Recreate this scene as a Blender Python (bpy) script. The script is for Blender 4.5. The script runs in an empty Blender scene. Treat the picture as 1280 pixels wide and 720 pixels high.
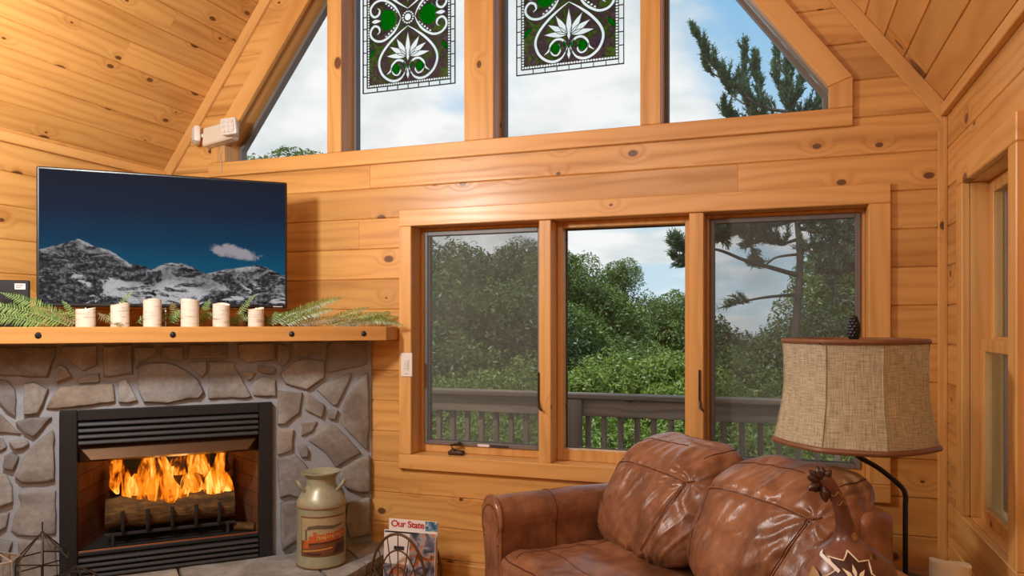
import bpy, bmesh, math, random
from mathutils import Vector, Matrix, noise
random.seed(7)
C = bpy.context.scene.collection
PI = math.pi
Q = math.sqrt(.5)

# ------------------------------------------------------------------ camera numbers
FPX, CXP, YHP, YAW, EYE = 940.0, 640.0, 405.0, math.radians(19.5), 1.45
CA, SA = math.cos(YAW), math.sin(YAW)

def at(px, py, f):
    """a point of the place seen in direction px,py at distance f in front of the lens"""
    r = (px - CXP) / FPX * f
    return Vector((r * CA - f * SA, r * SA + f * CA, EYE - (py - YHP) / FPX * f))

def on_face(px, py, n=0.0):
    """where the line of sight meets the fireplace face (t along it, height), n metres in front of it"""
    r = (px - CXP) / FPX
    dx, dy, dz = r * CA - SA, r * SA + CA, -(py - YHP) / FPX
    k = (-6.145 + n * 2 * Q) / (dx - dy)
    X, Y, Z = dx * k, dy * k, EYE + dz * k
    return -((X + 2.245) + (Y - 3.9)) * Q, Z

# ------------------------------------------------------------------ objects
def tag(o, label=None, cat=None, group=None, kind=None):
    if label: o['label'] = label
    if cat: o['category'] = cat
    if group: o['group'] = group
    if kind: o['kind'] = kind
    return o

def empty(name, loc=(0, 0, 0), rz=0.0, label=None, cat=None, group=None, kind=None):
    o = bpy.data.objects.new(name, None)
    C.objects.link(o)
    o.location = loc
    o.rotation_euler = (0, 0, rz)
    o.empty_display_size = .05
    return tag(o, label, cat, group, kind)

def copy_tree(o, parent=None):
    c = o.copy()
    C.objects.link(c)
    c.parent = parent
    for ch in list(o.children):
        copy_tree(ch, c)
    return c

class MB:
    """collects shapes into ONE mesh"""
    def __init__(self):
        self.bm = bmesh.new()
        self.T = None
    def _pt(self, p):
        p = Vector(p)
        return self.T @ p if self.T else p
    def box(self, x0, x1, y0, y1, z0, z1, bev=0.0, seg=1):
        vs = [self.bm.verts.new(self._pt((x, y, z))) for x in (x0, x1) for y in (y0, y1) for z in (z0, z1)]
        idx = [(0, 1, 3, 2), (4, 6, 7, 5), (0, 4, 5, 1), (2, 3, 7, 6), (0, 2, 6, 4), (1, 5, 7, 3)]
        fs = [self.bm.faces.new([vs[i] for i in f]) for f in idx]
        if bev:
            es = list({e for f in fs for e in f.edges})
            bmesh.ops.bevel(self.bm, geom=es, offset=bev, segments=seg, affect='EDGES', profile=.5)
        return self
    def prism(self, poly, fn, h0, h1, bev=0.0):
        """poly of (a,b); fn(a,b,h) -> point"""
        a = [self.bm.verts.new(self._pt(fn(p[0], p[1], h0))) for p in poly]
        b = [self.bm.verts.new(self._pt(fn(p[0], p[1], h1))) for p in poly]
        n = len(poly)
        fs = [self.bm.faces.new(a[::-1]), self.bm.faces.new(b)]
        for i in range(n):
            fs.append(self.bm.faces.new([a[i], a[(i + 1) % n], b[(i + 1) % n], b[i]]))
        if bev:
            es = list({e for f in fs for e in f.edges})
            bmesh.ops.bevel(self.bm, geom=es, offset=bev, segments=1, affect='EDGES', profile=.5)
        return self
    def tube(self, pts, r, n=8, caps=True, closed=False):
        pts = [Vector(p) for p in pts]
        m = len(pts)
        rs = r if isinstance(r, (list, tuple)) else [r] * m
        rings, up = [], None
        for i, p in enumerate(pts):
            if closed:
                d = pts[(i + 1) % m] - pts[i - 1]
            else:
                d = pts[min(i + 1, m - 1)] - pts[max(i - 1, 0)]
            if d.length < 1e-9: d = Vector((0, 0, 1))
            d.normalize()
            if up is None:
                up = Vector((0, 0, 1)) if abs(d.z) < .9 else Vector((1, 0, 0))
            s = d.cross(up)
            if s.length < 1e-6: s = d.orthogonal()
            s.normalize()
            up = s.cross(d).normalized()
            rings.append([self.bm.verts.new(self._pt(p + (s * math.cos(k * 2 * PI / n) + up * math.sin(k * 2 * PI / n)) * rs[i])) for k in range(n)])
        for i in range(m if closed else m - 1):
            A, B = rings[i], rings[(i + 1) % m]
            for k in range(n):
                self.bm.faces.new([A[k], A[(k + 1) % n], B[(k + 1) % n], B[k]])
        if caps and not closed:
            self.bm.faces.new(rings[0][::-1]); self.bm.faces.new(rings[-1])
        return self
    def lathe(self, prof, c=(0, 0, 0), n=32, close=True):
        c = Vector(c)
        rings = []
        for r, z in prof:
            if r < 1e-5:
                rings.append([self.bm.verts.new(self._pt(c + Vector((0, 0, z))))])
            else:
                rings.append([self.bm.verts.new(self._pt(c + Vector((r * math.cos(k * 2 * PI / n), r * math.sin(k * 2 * PI / n), z)))) for k in range(n)])
        for A, B in zip(rings, rings[1:]):
            for k in range(n):
                a = [A[k % len(A)], A[(k + 1) % len(A)], B[(k + 1) % len(B)], B[k % len(B)]]
                u = []
                for v in a:
                    if v not in u: u.append(v)
                if len(u) > 2:
                    self.bm.faces.new(u)
        if close:
            for R in (rings[0], rings[-1]):
                if len(R) > 2: self.bm.faces.new(R if R is rings[-1] else R[::-1])
        return self
    def surf(self, fn, nu, nv, cu=False, cv=False):
        g = [[self.bm.verts.new(self._pt(fn(i / (nu if cu else nu - 1), j / (nv if cv else nv - 1)))) for j in range(nv)] for i in range(nu)]
        for i in range(nu if cu else nu - 1):
            for j in range(nv if cv else nv - 1):
                self.bm.faces.new([g[i][j], g[(i + 1) % nu][j], g[(i + 1) % nu][(j + 1) % nv], g[i][(j + 1) % nv]])
        return self
    def ball(self, c, r, n=8, s=(1, 1, 1)):
        m = Matrix.Translation(Vector(c)) @ Matrix.Diagonal((r * s[0], r * s[1], r * s[2], 1))
        if self.T: m = self.T @ m
        bmesh.ops.create_uvsphere(self.bm, u_segments=n, v_segments=max(5, n * 2 // 3), radius=1, matrix=m)
        return self
    def poly(self, pts):
        self.bm.faces.new([self.bm.verts.new(self._pt(p)) for p in pts])
        return self
    def build(self, name, mat, parent=None, smooth=True, ang=35, fix=True):
        if fix: bmesh.ops.recalc_face_normals(self.bm, faces=self.bm.faces[:])
        me = bpy.data.meshes.new(name)
        self.bm.to_mesh(me)
        self.bm.free()
        if smooth:
            me.polygons.foreach_set('use_smooth', [True] * len(me.polygons))
            me.set_sharp_from_angle(angle=math.radians(ang))
        for m in (mat if isinstance(mat, (list, tuple)) else [mat]):
            me.materials.append(m)
        o = bpy.data.objects.new(name, me)
        C.objects.link(o)
        if parent: o.parent = parent
        return o

def struct(o):
    o['kind'] = 'structure'
    return o

# ------------------------------------------------------------------ materials
def srgb(r, g, b):
    f = lambda c: (c / 255 / 12.92) if c / 255 <= .04045 else ((c / 255 + .055) / 1.055) ** 2.4
    return (f(r), f(g), f(b), 1)

class NT:
    def __init__(self, name):
        self.m = bpy.data.materials.new(name)
        self.m.use_nodes = True
        self.t = self.m.node_tree
        self.t.nodes.clear()
        self.out = self.t.nodes.new('ShaderNodeOutputMaterial')
    def n(self, kind, **kw):
        nd = self.t.nodes.new('ShaderNode' + kind)
        for k, v in kw.items(): setattr(nd, k, v)
        return nd
    def l(self, a, b): self.t.links.new(a, b)
    def setin(self, sock, v):
        if isinstance(v, bpy.types.NodeSocket): self.l(v, sock)
        elif v is not None: sock.default_value = v
    def math(self, op, a, b=None, c=None, clamp=False):
        nd = self.n('Math', operation=op, use_clamp=clamp)
        for i, v in enumerate((a, b, c)): self.setin(nd.inputs[i], v) if v is not None else None
        return nd.outputs[0]
    def mix(self, fac, a, b, blend='MIX'):
        nd = self.n('Mix', data_type='RGBA', blend_type=blend)
        self.setin(nd.inputs[0], fac); self.setin(nd.inputs[6], a); self.setin(nd.inputs[7], b)
        return nd.outputs[2]
    def noise(self, vec, scale=1.0, detail=3.0, rough=.5, dist=0.0, color=False):
        nd = self.n('TexNoise')
        if vec is not None: self.l(vec, nd.inputs['Vector'])
        nd.inputs['Scale'].default_value = scale; nd.inputs['Detail'].default_value = detail
        nd.inputs['Roughness'].default_value = rough; nd.inputs['Distortion'].default_value = dist
        return nd.outputs['Color' if color else 'Fac']
    def ramp(self, fac, stops, interp='LINEAR'):
        nd = self.n('ValToRGB')
        nd.color_ramp.interpolation = interp
        e = nd.color_ramp.elements
        while len(e) < len(stops): e.new(.5)
        for k, (p, c) in enumerate(stops):
            e[k].position = p; e[k].color = c if len(c) == 4 else (*c, 1)
        self.l(fac, nd.inputs[0])
        return nd.outputs[0]
    def smooth(self, x, a, b, lo=0.0, hi=1.0):
        nd = self.n('MapRange', interpolation_type='SMOOTHSTEP')
        self.setin(nd.inputs[0], x)
        for i, v in ((1, a), (2, b), (3, lo), (4, hi)): nd.inputs[i].default_value = v
        return nd.outputs[0]
    def comb(self, x, y, z=0.0):
        nd = self.n('CombineXYZ')
        self.setin(nd.inputs[0], x); self.setin(nd.inputs[1], y); self.setin(nd.inputs[2], z)
        return nd.outputs[0]
    def obj(self): return self.n('TexCoord').outputs['Object']
    def xyz(self, v):
        nd = self.n('SeparateXYZ'); self.l(v, nd.inputs[0]); return nd.outputs
    def dot(self, v, d):
        nd = self.n('VectorMath', operation='DOT_PRODUCT'); self.l(v, nd.inputs[0]); nd.inputs[1].default_value = d
        return nd.outputs['Value']
    def island(self): return self.n('NewGeometry').outputs['Random Per Island']
    def bump(self, h, strength=.3, dist=.01):
        nd = self.n('Bump'); nd.inputs['Strength'].default_value = strength; nd.inputs['Distance'].default_value = dist
        self.l(h, nd.inputs['Height']); return nd.outputs[0]
    def princ(self, color, rough=.5, metal=0.0, normal=None, spec=.5, **kw):
        b = self.n('BsdfPrincipled')
        self.setin(b.inputs['Base Color'], color); self.setin(b.inputs['Roughness'], rough); self.setin(b.inputs['Metallic'], metal)
        b.inputs['Specular IOR Level'].default_value = spec
        if normal: self.l(normal, b.inputs['Normal'])
        for k, v in kw.items(): self.setin(b.inputs[k.replace('_', ' ')], v)
        self.l(b.outputs[0], self.out.inputs[0])
        return b

def plain(name, col, rough=.5, metal=0.0, nscale=30, namt=.12, bump=.08, spec=.5, **kw):
    t = NT(name)
    c = t.obj()
    f = t.noise(c, nscale, 4)
    dk = tuple(x * (1 - namt) for x in col[:3]) + (1,)
    lt = tuple(min(1, x * (1 + namt)) for x in col[:3]) + (1,)
    t.princ(t.mix(f, dk, lt), rough, metal, t.bump(f, bump, .004) if bump else None, spec, **kw)
    return t.m

def emit(name, col, strength):
    t = NT(name)
    e = t.n('Emission'); e.inputs[0].default_value = col; e.inputs[1].default_value = strength
    t.l(e.outputs[0], t.out.inputs[0])
    return t.m

def pine(name, d, light=(.70, .392, .122, 1), dark=(.44, .197, .045, 1), knots=.5, var=.12, rough=.36):
    """knotty pine with the grain along d; every board (mesh island) has its own figure"""
    t = NT(name)
    d = Vector(d).normalized()
    a = d.orthogonal().normalized()
    if abs(d.x) > .9: a = Vector((0, 0, 1))
    elif abs(d.z) > .9: a = Vector((1, 0, 0))
    elif abs(d.z) < .1 and abs(d.y) > .9: a = Vector((0, 0, 1))
    b = d.cross(a)
    P = t.obj()
    R = t.island()
    u = t.math('MULTIPLY_ADD', R, 41.7, t.dot(P, d))
    v = t.math('MULTIPLY_ADD', R, 17.3, t.math('MULTIPLY_ADD', t.dot(P, b), .83, t.dot(P, a)))
    warp = t.noise(t.comb(t.math('MULTIPLY', u, .9), t.math('MULTIPLY', v, 5.0)), 1.0, 2.0)
    vor = t.n('TexVoronoi', voronoi_dimensions='2D', feature='F1')
    t.l(t.comb(t.math('MULTIPLY', u, 3.3), t.math('MULTIPLY', v, 5.0)), vor.inputs['Vector'])
    vor.inputs['Scale'].default_value = 1.0
    kd = vor.outputs['Distance']
    cs = t.xyz(vor.outputs['Color'])
    keep = t.math('GREATER_THAN', cs[0], 1 - knots)
    size = t.math('MULTIPLY_ADD', t.math('POWER', cs[1], 1.6), .085, .024)
    g = t.math('MULTIPLY', keep, t.smooth(kd, .0, .34, 1.0, .0))
    phase = t.math('MULTIPLY_ADD', v, 95.0, t.math('MULTIPLY_ADD', warp, 19.0, t.math('MULTIPLY', g, 9.0)))
    gr = t.math('MULTIPLY_ADD', t.math('SINE', phase), .5, .5)
    gr = t.math('POWER', gr, 2.2)
    fine = t.noise(t.comb(t.math('MULTIPLY', u, 4.0), t.math('MULTIPLY', v, 190.0)), 1.0, 3.0)
    big = t.noise(t.comb(t.math('MULTIPLY', u, .7), t.math('MULTIPLY', v, 7.0)), 1.0, 3.0)
    amt = t.math('MULTIPLY_ADD', gr, .30, t.math('MULTIPLY_ADD', fine, .34, t.math('MULTIPLY', t.smooth(big, .42, .70), .50)))
    amt = t.math('ADD', amt, t.math('MULTIPLY', g, .18), clamp=True)
    col = t.mix(amt, light, dark)
    br = t.math('MULTIPLY_ADD', t.math('FRACT', t.math('MULTIPLY', R, 7.31)), var * 2, 1 - var)
    col = t.mix(1.0, col, t.comb(br, br, br), 'MULTIPLY')
    rel = t.math('DIVIDE', kd, size)
    rim = t.math('MULTIPLY', keep, t.smooth(rel, .85, 1.35, 1.0, .0))
    core = t.math('MULTIPLY', keep, t.smooth(rel, .35, .8, 1.0, .0))
    col = t.mix(t.math('MULTIPLY', rim, .88), col, (.065, .018, .005, 1))
    col = t.mix(t.math('MULTIPLY', core, .55), col, (.16, .05, .013, 1))
    t.princ(col, t.math('MULTIPLY_ADD', gr, .08, rough), 0.0, t.bump(t.math('MULTIPLY_ADD', gr, .4, fine), .10, .003), .45,
            Coat_Weight=.12, Coat_Roughness=.25)
    return t.m

M = {}
M['pine_x'] = pine('pine_boards_along_x', (1, 0, 0))
M['pine_y'] = pine('pine_boards_along_y', (0, 1, 0))
M['pine_ceil'] = pine('pine_ceiling_boards', (0, 1, 0), knots=.42)
LT = dict(light=(.71, .405, .138, 1), dark=(.50, .24, .06, 1), knots=.12, var=.08)
M['trim_x'] = pine('pine_trim_along_x', (1, 0, 0), **LT)
M['trim_y'] = pine('pine_trim_along_y', (0, 1, 0), **LT)
M['trim_z'] = pine('pine_trim_along_z', (0, 0, 1), **LT)
M['rake_l'] = pine('pine_trim_left_rake', (.6, 0, .8), **LT)
M['rake_r'] = pine('pine_trim_right_rake', (-.6, 0, .8), **LT)
M['mantel'] = pine('mantel_timber', (1, 0, 0), light=(.60, .315, .095, 1), dark=(.44, .20, .05, 1), knots=.05, var=.02)
M['floor'] = pine('floor_boards', (0, 1, 0), light=(.42, .19, .06, 1), dark=(.26, .1, .03, 1), knots=.2)
M['screen_frame'] = plain('grey_window_metal', srgb(112, 108, 106), .45, .0)
M['dark_frame'] = plain('dark_window_spacer', srgb(62, 56, 54), .5)
M['bronze'] = plain('dark_bronze', srgb(72, 58, 48), .42, .6)
M['black_metal'] = plain('black_painted_metal', srgb(33, 34, 36), .5, .3, nscale=60)
M['louver_metal'] = plain('black_louver_metal', srgb(52, 54, 57), .42, .3, nscale=60)
M['white_plastic'] = plain('white_plastic', srgb(226, 222, 214), .4, bump=0, namt=.03)
M['cream_plastic'] = plain('cream_plastic', srgb(214, 204, 184), .45, bump=0, namt=.03)
M['black_plastic'] = plain('black_plastic', srgb(24, 24, 27), .35, bump=0)
M['label_white'] = plain('white_label', srgb(225, 225, 225), .6, bump=0, namt=.03)
M['ink'] = plain('dark_ink', srgb(40, 40, 46), .6, bump=0)
M['deck_wood'] = pine('weathered_deck_wood', (1, 0, 0), light=srgb(146, 128, 112), dark=srgb(94, 78, 66), knots=.1, var=.1, rough=.8)
M['deck_post'] = pine('weathered_deck_wood_upright', (0, 0, 1), light=srgb(136, 118, 104), dark=srgb(90, 74, 64), knots=.1, var=.12, rough=.8)

def glass_mat(name, tint=(1, 1, 1, 1), gl=.5):
    t = NT(name)
    tr = t.n('BsdfTransparent'); tr.inputs[0].default_value = tint
    gs = t.n('BsdfGlossy'); gs.inputs['Roughness'].default_value = .02
    fr = t.n('Fresnel'); fr.inputs[0].default_value = 1.45
    mx = t.n('MixShader')
    t.l(t.math('MULTIPLY', fr.outputs[0], gl), mx.inputs[0]); t.l(tr.outputs[0], mx.inputs[1]); t.l(gs.outputs[0], mx.inputs[2])
    t.l(mx.outputs[0], t.out.inputs[0])
    return t.m
M['glass'] = glass_mat('window_glass', (.97, .98, .98, 1), .35)

def screen_mat():
    t = NT('insect_screen_mesh')
    tr = t.n('BsdfTransparent')
    df = t.n('BsdfDiffuse'); df.inputs[0].default_value = srgb(112, 116, 114)
    P = t.obj()
    f = t.smooth(t.noise(P, 3.0, 2), .3, .7,   .24, .36)
    mx = t.n('MixShader'); t.l(f, mx.inputs[0]); t.l(tr.outputs[0], mx.inputs[1]); t.l(df.outputs[0], mx.inputs[2])
    t.l(mx.outputs[0], t.out.inputs[0])
    return t.m
M['screen'] = screen_mat()
# ================================================================== ROOM SHELL
XL, XR, YB, YF = -3.797, .723, 3.9, -3.5
EAVE, PITCH = 2.45, 4 / 3
XM = (XL + XR) / 2
RIDGE = EAVE + (XR - XM) * PITCH
ROW, ROW0 = .178, 1.5355 - .178 * 9
CHAM, GR = .005, .007
rnd = random.Random(11)

def plank(mb, mp, lo, hi, a, b, glo=True, ghi=True):
    """one board: lo=(u0,u1) at height a, hi=(u0,u1) at height b, chamfered where it meets its neighbours"""
    def U(v, k):
        s = 0 if b == a else (v - a) / (b - a)
        return lo[k] + (hi[k] - lo[k]) * s
    prof = []
    if glo: prof += [(a, -GR), (a + CHAM, 0)]
    else: prof += [(a, 0)]
    if ghi: prof += [(b - CHAM, 0), (b, -GR)]
    else: prof += [(b, 0)]
    rows = [[mb.bm.verts.new(mp(U(v, k) + e, v, dd)) for (k, e) in ((0, .0006), (1, -.0006))] for v, dd in prof]
    back = [[mb.bm.verts.new(mp(U(v, k), v, -.03)) for k in (0, 1)] for v in (a, b)]
    for A, B in zip(rows, rows[1:]):
        mb.bm.faces.new([A[0], A[1], B[1], B[0]])
    mb.bm.faces.new([back[0][0], back[1][0], back[1][1], back[0][1]])
    mb.bm.faces.new([rows[0][0], back[0][0], back[0][1], rows[0][1]])
    mb.bm.faces.new([rows[-1][0], rows[-1][1], back[1][1], back[1][0]])
    mb.bm.faces.new([r[0] for r in rows] + [back[1][0], back[0][0]])
    mb.bm.faces.new([r[1] for r in rows[::-1]] + [back[0][1], back[1][1]])

def rows_between(z0, z1, base, step, splits=()):
    ks, z = [], base
    while z < z1:
        if z > z0 + .01: ks.append((z, True))
        z += step
    ks = [(z0, False)] + ks + [(z1, False)]
    for s in splits:
        if all(abs(s - k[0]) > .004 for k in ks): ks.append((s, False))
    ks.sort()
    return [(a[0], b[0], a[1], b[1]) for a, b in zip(ks, ks[1:])]

def chop(lo, hi, joints):
    """split a board at the given butt joints"""
    out, cur = [], (lo[0], hi[0])
    for j in sorted(joints):
        if max(cur) + .25 < j < min(lo[1], hi[1]) - .25:
            out.append(((cur[0], j), (cur[1], j))); cur = (j, j)
    out.append(((cur[0], lo[1]), (cur[1], hi[1])))
    return out

# ---- back wall, with the openings of the triple window and of the gable window
mb = MB()
mpb = lambda u, v, d: (u, YB - d, v)
LW = (-2.03, .44, .65, 2.06)
UZ0, UZ1 = 2.43, 2.60
known = {round(2.069, 3): [], 1: []}
def rake(z, x0, side):
    return x0 - side * max(0, z - UZ1) / PITCH
for a, b, ga, gb in rows_between(0, RIDGE - .02, ROW0, ROW, (LW[2], LW[3], UZ0, UZ1, EAVE)):
    m = (a + b) / 2
    el = lambda z: XL + max(0, z - EAVE) / PITCH
    er = lambda z: XR - max(0, z - EAVE) / PITCH
    segs = [((el(a), er(a)), (el(b), er(b)))]
    if LW[2] < m < LW[3]:
        segs = [((el(a), LW[0]), (el(b), LW[0])), ((LW[1], er(a)), (LW[1], er(b)))]
    if m > UZ0:
        l = lambda z: min(XM, -3.355 + max(0, z - UZ1) / PITCH)
        r = lambda z: max(XM, .28 - max(0, z - UZ1) / PITCH)
        segs = [((el(a), l(a)), (el(b), l(b))), ((r(a), er(a)), (r(b), er(b)))]
    for lo, hi in segs:
        js = [rnd.uniform(-3.4, .4)] if rnd.random() < .75 else []
        if 2.06 < m < 2.25: js = [-.19]
        elif 2.25 < m < 2.42: js = [-2.27]
        for L, H in chop(lo, hi, js):
            plank(mb, mpb, L, H, a, b, ga, gb)
wb = struct(mb.build('wall_back', M['pine_x'], smooth=False))
# ---- right wall with the narrow window
mb = MB()
mpr = lambda u, v, d: (XR - d, u, v)
RW = (2.79, 3.495, .645, 2.05)
for a, b, ga, gb in rows_between(0, EAVE, ROW0, ROW, (RW[2], RW[3])):
    m = (a + b) / 2
    segs = [((YF, YB), (YF, YB))]
    if RW[2] < m < RW[3]: segs = [((YF, RW[0]), (YF, RW[0])), ((RW[1], YB), (RW[1], YB))]
    for lo, hi in segs:
        for L, H in chop(lo, hi, [rnd.uniform(-2, 2.4)]):
            plank(mb, mpr, L, H, a, b, ga, gb)
struct(mb.build('wall_right', M['pine_y'], smooth=False))
# ---- left wall
mb = MB()
mpl = lambda u, v, d: (XL + d, u, v)
for a, b, ga, gb in rows_between(0, EAVE, ROW0, ROW):
    for L, H in chop((YF, YB), (YF, YB), [rnd.uniform(-2, 1.5)]):
        plank(mb, mpl, L, H, a, b, ga, gb)
struct(mb.build('wall_left', M['pine_y'], smooth=False))
# ---- wall behind the viewer
mb = MB()
mpf = lambda u, v, d: (u, YF + d, v)
for a, b, ga, gb in rows_between(0, RIDGE - .02, ROW0, ROW, (EAVE,)):
    el = lambda z: XL + max(0, z - EAVE) / PITCH
    er = lambda z: XR - max(0, z - EAVE) / PITCH
    plank(mb, mpf, (el(a), er(a)), (el(b), er(b)), a, b, ga, gb)
struct(mb.build('wall_front', M['pine_x'], smooth=False))
# ---- sloping plank ceiling, both sides of the ridge
SL = math.hypot(XR - XM, RIDGE - EAVE)
cth, sth = (XR - XM) / SL, (RIDGE - EAVE) / SL
for side, nm in ((-1, 'ceiling_left'), (1, 'ceiling_right')):
    mb = MB()
    x0 = XL if side < 0 else XR
    mpc = lambda u, v, d: (x0 - side * (v * cth + d * sth), u, EAVE + v * sth - d * cth)
    for a, b, ga, gb in rows_between(0, SL, .02, .136):
        for L, H in chop((YF, YB), (YF, YB), [rnd.uniform(-1.5, 3.4), rnd.uniform(-3, 0)] if rnd.random() < .8 else []):
            plank(mb, mpc, L, H, a, b, ga, gb)
    struct(mb.build(nm, M['pine_ceil'], smooth=False))
# ---- floor
mb = MB()
x = XL
while x < XR:
    mb.box(x + .0008, min(x + .11, XR) - .0008, YF, YB, -.03, 0, .0015)
    x += .11
struct(mb.build('floor', M['floor'], smooth=False))
# ---- trim boards: rakes, eaves, corner, baseboards
def rake_board(name, side, mat):
    mb = MB()
    x0 = XL if side < 0 else XR
    w = .066
    pts = [(x0, EAVE - .0), (x0 - side * (XR - XM), RIDGE)]
    poly = [pts[0], pts[1], (pts[1][0], pts[1][1] - w / cth), (pts[0][0], pts[0][1] - w / cth)]
    mb.prism(poly, lambda a, b, h: (a, h, b), YB - .022, YB, .003)
    return struct(mb.build(name, mat, smooth=False))
rake_board('trim_1', -1, M['rake_l'])
rake_board('trim_2', 1, M['rake_r'])
mb = MB(); mb.box(XR - .028, XR, YF, YB - .023, EAVE - .055, EAVE - .004, .003); struct(mb.build('trim_3', M['trim_y'], smooth=False))
mb = MB(); mb.box(XL, XL + .028, YF, YB - .023, EAVE - .055, EAVE - .004, .003); struct(mb.build('trim_4', M['trim_y'], smooth=False))
mb = MB(); mb.box(XR - .036, XR, YB - .022, YB, .1, EAVE - .115, .003); mb.box(XR - .014, XR, YB - .034, YB - .023, .1, EAVE - .06, .002); struct(mb.build('trim_5', M['trim_z'], smooth=False))
for nm, bx in (('baseboard_back', (-2.06, XR - .04, YB - .018, YB)), ('baseboard_right', (XR - .018, XR, YF, YB - .04)), ('baseboard_left', (XL, XL + .018, YF, 1.55))):
    mb = MB(); mb.box(*bx, 0, .1, .004); struct(mb.build(nm, M['trim_x' if 'back' in nm else 'trim_y'], smooth=False))

# ================================================================== WINDOW 1: triple window under the gable
w1 = empty('window_1', (0, 0, 0), kind='structure')
YC = YB - .026                                     # face of the casings
def board(name, mat, box, parent, bev=.004):
    mb = MB(); mb.box(*box, bev)
    return mb.build(name, mat, parent, smooth=False)
X0, X1, Z0, Z1 = -1.988, .398, .70, 2.012
XOL, XOR = -2.066, .493
board('casing', M['trim_z'], (XOL, X0, YC, YB + .005, Z0, Z1), w1)
board('casing', M['trim_z'], (X1, XOR, YC, YB + .005, Z0, Z1), w1)
board('casing', M['trim_x'], (XOL, XOR, YC, YB + .005, Z1 + .0005, 2.106), w1)
board('sill', M['trim_x'], (XOL, XOR, YC - .004, YB + .15, .616, Z0 - .0005), w1)
YG = 4.055
for x0, x1 in ((X0 - .02, X0 - .0), (X1, X1 + .02)):
    board('jamb', M['trim_z'], (x0, x1, YB + .006, YG + .05, Z0, Z1), w1, .002)
board('jamb', M['trim_x'], (X0 - .035, X1 + .035, YB + .006, YG + .05, Z1 + .0005, Z1 + .03), w1, .002)
mull = ((-1.22, -1.152), (-.424, -.353))
for x0, x1 in mull:
    board('mullion', M['trim_z'], (x0, x1, YC + .004, YG + .05, Z0 - .002, Z1 - .002), w1)
panes = ((X0, -1.22, True), (-1.152, -.424, False), (-.353, X1, True))
def frame(name, mat, x0, x1, z0, z1, w, y0, y1, parent, wb_=None, bev=.003):
    mb = MB()
    wb_ = wb_ or w
    mb.box(x0, x0 + w, y0, y1, z0, z1, bev); mb.box(x1 - w, x1, y0, y1, z0, z1, bev)
    mb.box(x0 + w, x1 - w, y0, y1, z1 - w, z1, bev); mb.box(x0 + w, x1 - w, y0, y1, z0, z0 + wb_, bev)
    return mb.build(name, mat, parent, smooth=False)
for x0, x1, casement in panes:
    if casement:
        frame('sash', M['trim_z'], x0, x1, Z0, Z1, .020, YG - .045, YG + .04, w1, .05)
        frame('screen_frame', M['screen_frame'], x0 + .021, x1 - .021, Z0 + .045, Z1 - .021, .024, YG - .055, YG - .036, w1)
        sc_ = MB(); sc_.box(x0 + .045, x1 - .045, YG - .047, YG - .0465, Z0 + .069, Z1 - .045); sc_.build('insect_screen', M['screen'], w1, smooth=False)['label'] = 'grey insect screen mesh'
    else:
        frame('sash', M['trim_z'], x0, x1, Z0, Z1, .034, YG - .06, YG + .04, w1, .062)
    frame('glazing_spacer', M['dark_frame'], x0 + .03, x1 - .03, Z0 + .055, Z1 - .03, .012, YG + .005, YG + .02, w1)
    g = MB(); g.box(x0 + .035, x1 - .035, YG + .009, YG + .015, Z0 + .06, Z1 - .035); g.build('glass_pane', M['glass'], w1, smooth=False)
for xc, sx in ((-1.74, 1), (.06, -1)):
    h = MB()
    yk = YB + .055
    h.box(xc - .045, xc + .045, yk - .02, yk + .03, Z0, Z0 + .024, .007, 2)
    h.ball((xc - .018 * sx, yk, Z0 + .026), .016, 10, (1, 1, .7))
    h.tube([(xc - .018 * sx, yk, Z0 + .03), (xc - .04 * sx, yk + .012, Z0 + .052), (xc + .01 * sx, yk + .02, Z0 + .062)], .007, 8)
    h.ball((xc + .012 * sx, yk + .02, Z0 + .064), .012, 8)
    h.build('crank_handle', M['bronze'], w1)['label'] = 'dark bronze folding crank handle'
    l = MB(); l.box(xc + .15 * sx - .035, xc + .15 * sx + .035, YG - .0575, YG - .0553, Z0 + .048, Z0 + .062)
    l.build('maker_label', M['label_white'], w1, smooth=False)
    l = MB(); l.box(xc + .25 * sx - .055, xc + .25 * sx + .055, YG - .058, YG - .0553, Z0 + .049, Z0 + .060)
    l.build('maker_label', M['ink'], w1, smooth=False)
for x0, zc in ((-1.2195, 1.03), (-.372, 1.06)):
    h = MB()
    h.box(x0 - .006, x0 + .004, YC - .006, YC + .05, zc - .02, zc + .16, .003)
    h.tube([(x0, YC + .0, zc), (x0 + .004, YC - .012, zc - .03), (x0 + .022, YC - .016, zc - .045)], [.007, .007, .006], 8)
    h.build('lock_lever', M['bronze'], w1)

# ================================================================== WINDOW 2: gable window
w2 = empty('window_2', (0, 0, 0), kind='structure')
TB, TT = 2.387, 2.474
board('casing', M['trim_x'], (-3.43, .333, YC, YB + .005, TB, TT), w2)
YG2 = 4.045
def xz_prism(name, poly, y0, y1, mat, parent, bev=.004):
    mb = MB(); mb.prism(poly, lambda a, b, h: (a, h, b), y0, y1, bev)
    return mb.build(name, mat, parent, smooth=False)
IN, OUT = .228, .333
apex_i, apex_o = 2.58 + (IN - XM) * PITCH, 2.618 + (OUT - XM) * PITCH
mir = lambda p: [(2 * XM - a, b) for a, b in p]
rpoly = [(IN, 2.5805), (OUT, 2.6185), (XM, apex_o), (XM, apex_i)]
vpoly = [(IN, TT + .0005), (OUT, TT + .0005), (OUT, 2.618), (IN, 2.58)]
xz_prism('casing', rpoly, YC, YB + .005, M['rake_r'], w2)
xz_prism('casing', vpoly, YC, YB + .005, M['trim_z'], w2)
xz_prism('casing', mir(rpoly), YC, YB + .005, M['rake_l'], w2)
xz_prism('casing', mir(vpoly), YC, YB + .005, M['trim_z'], w2)
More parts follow.
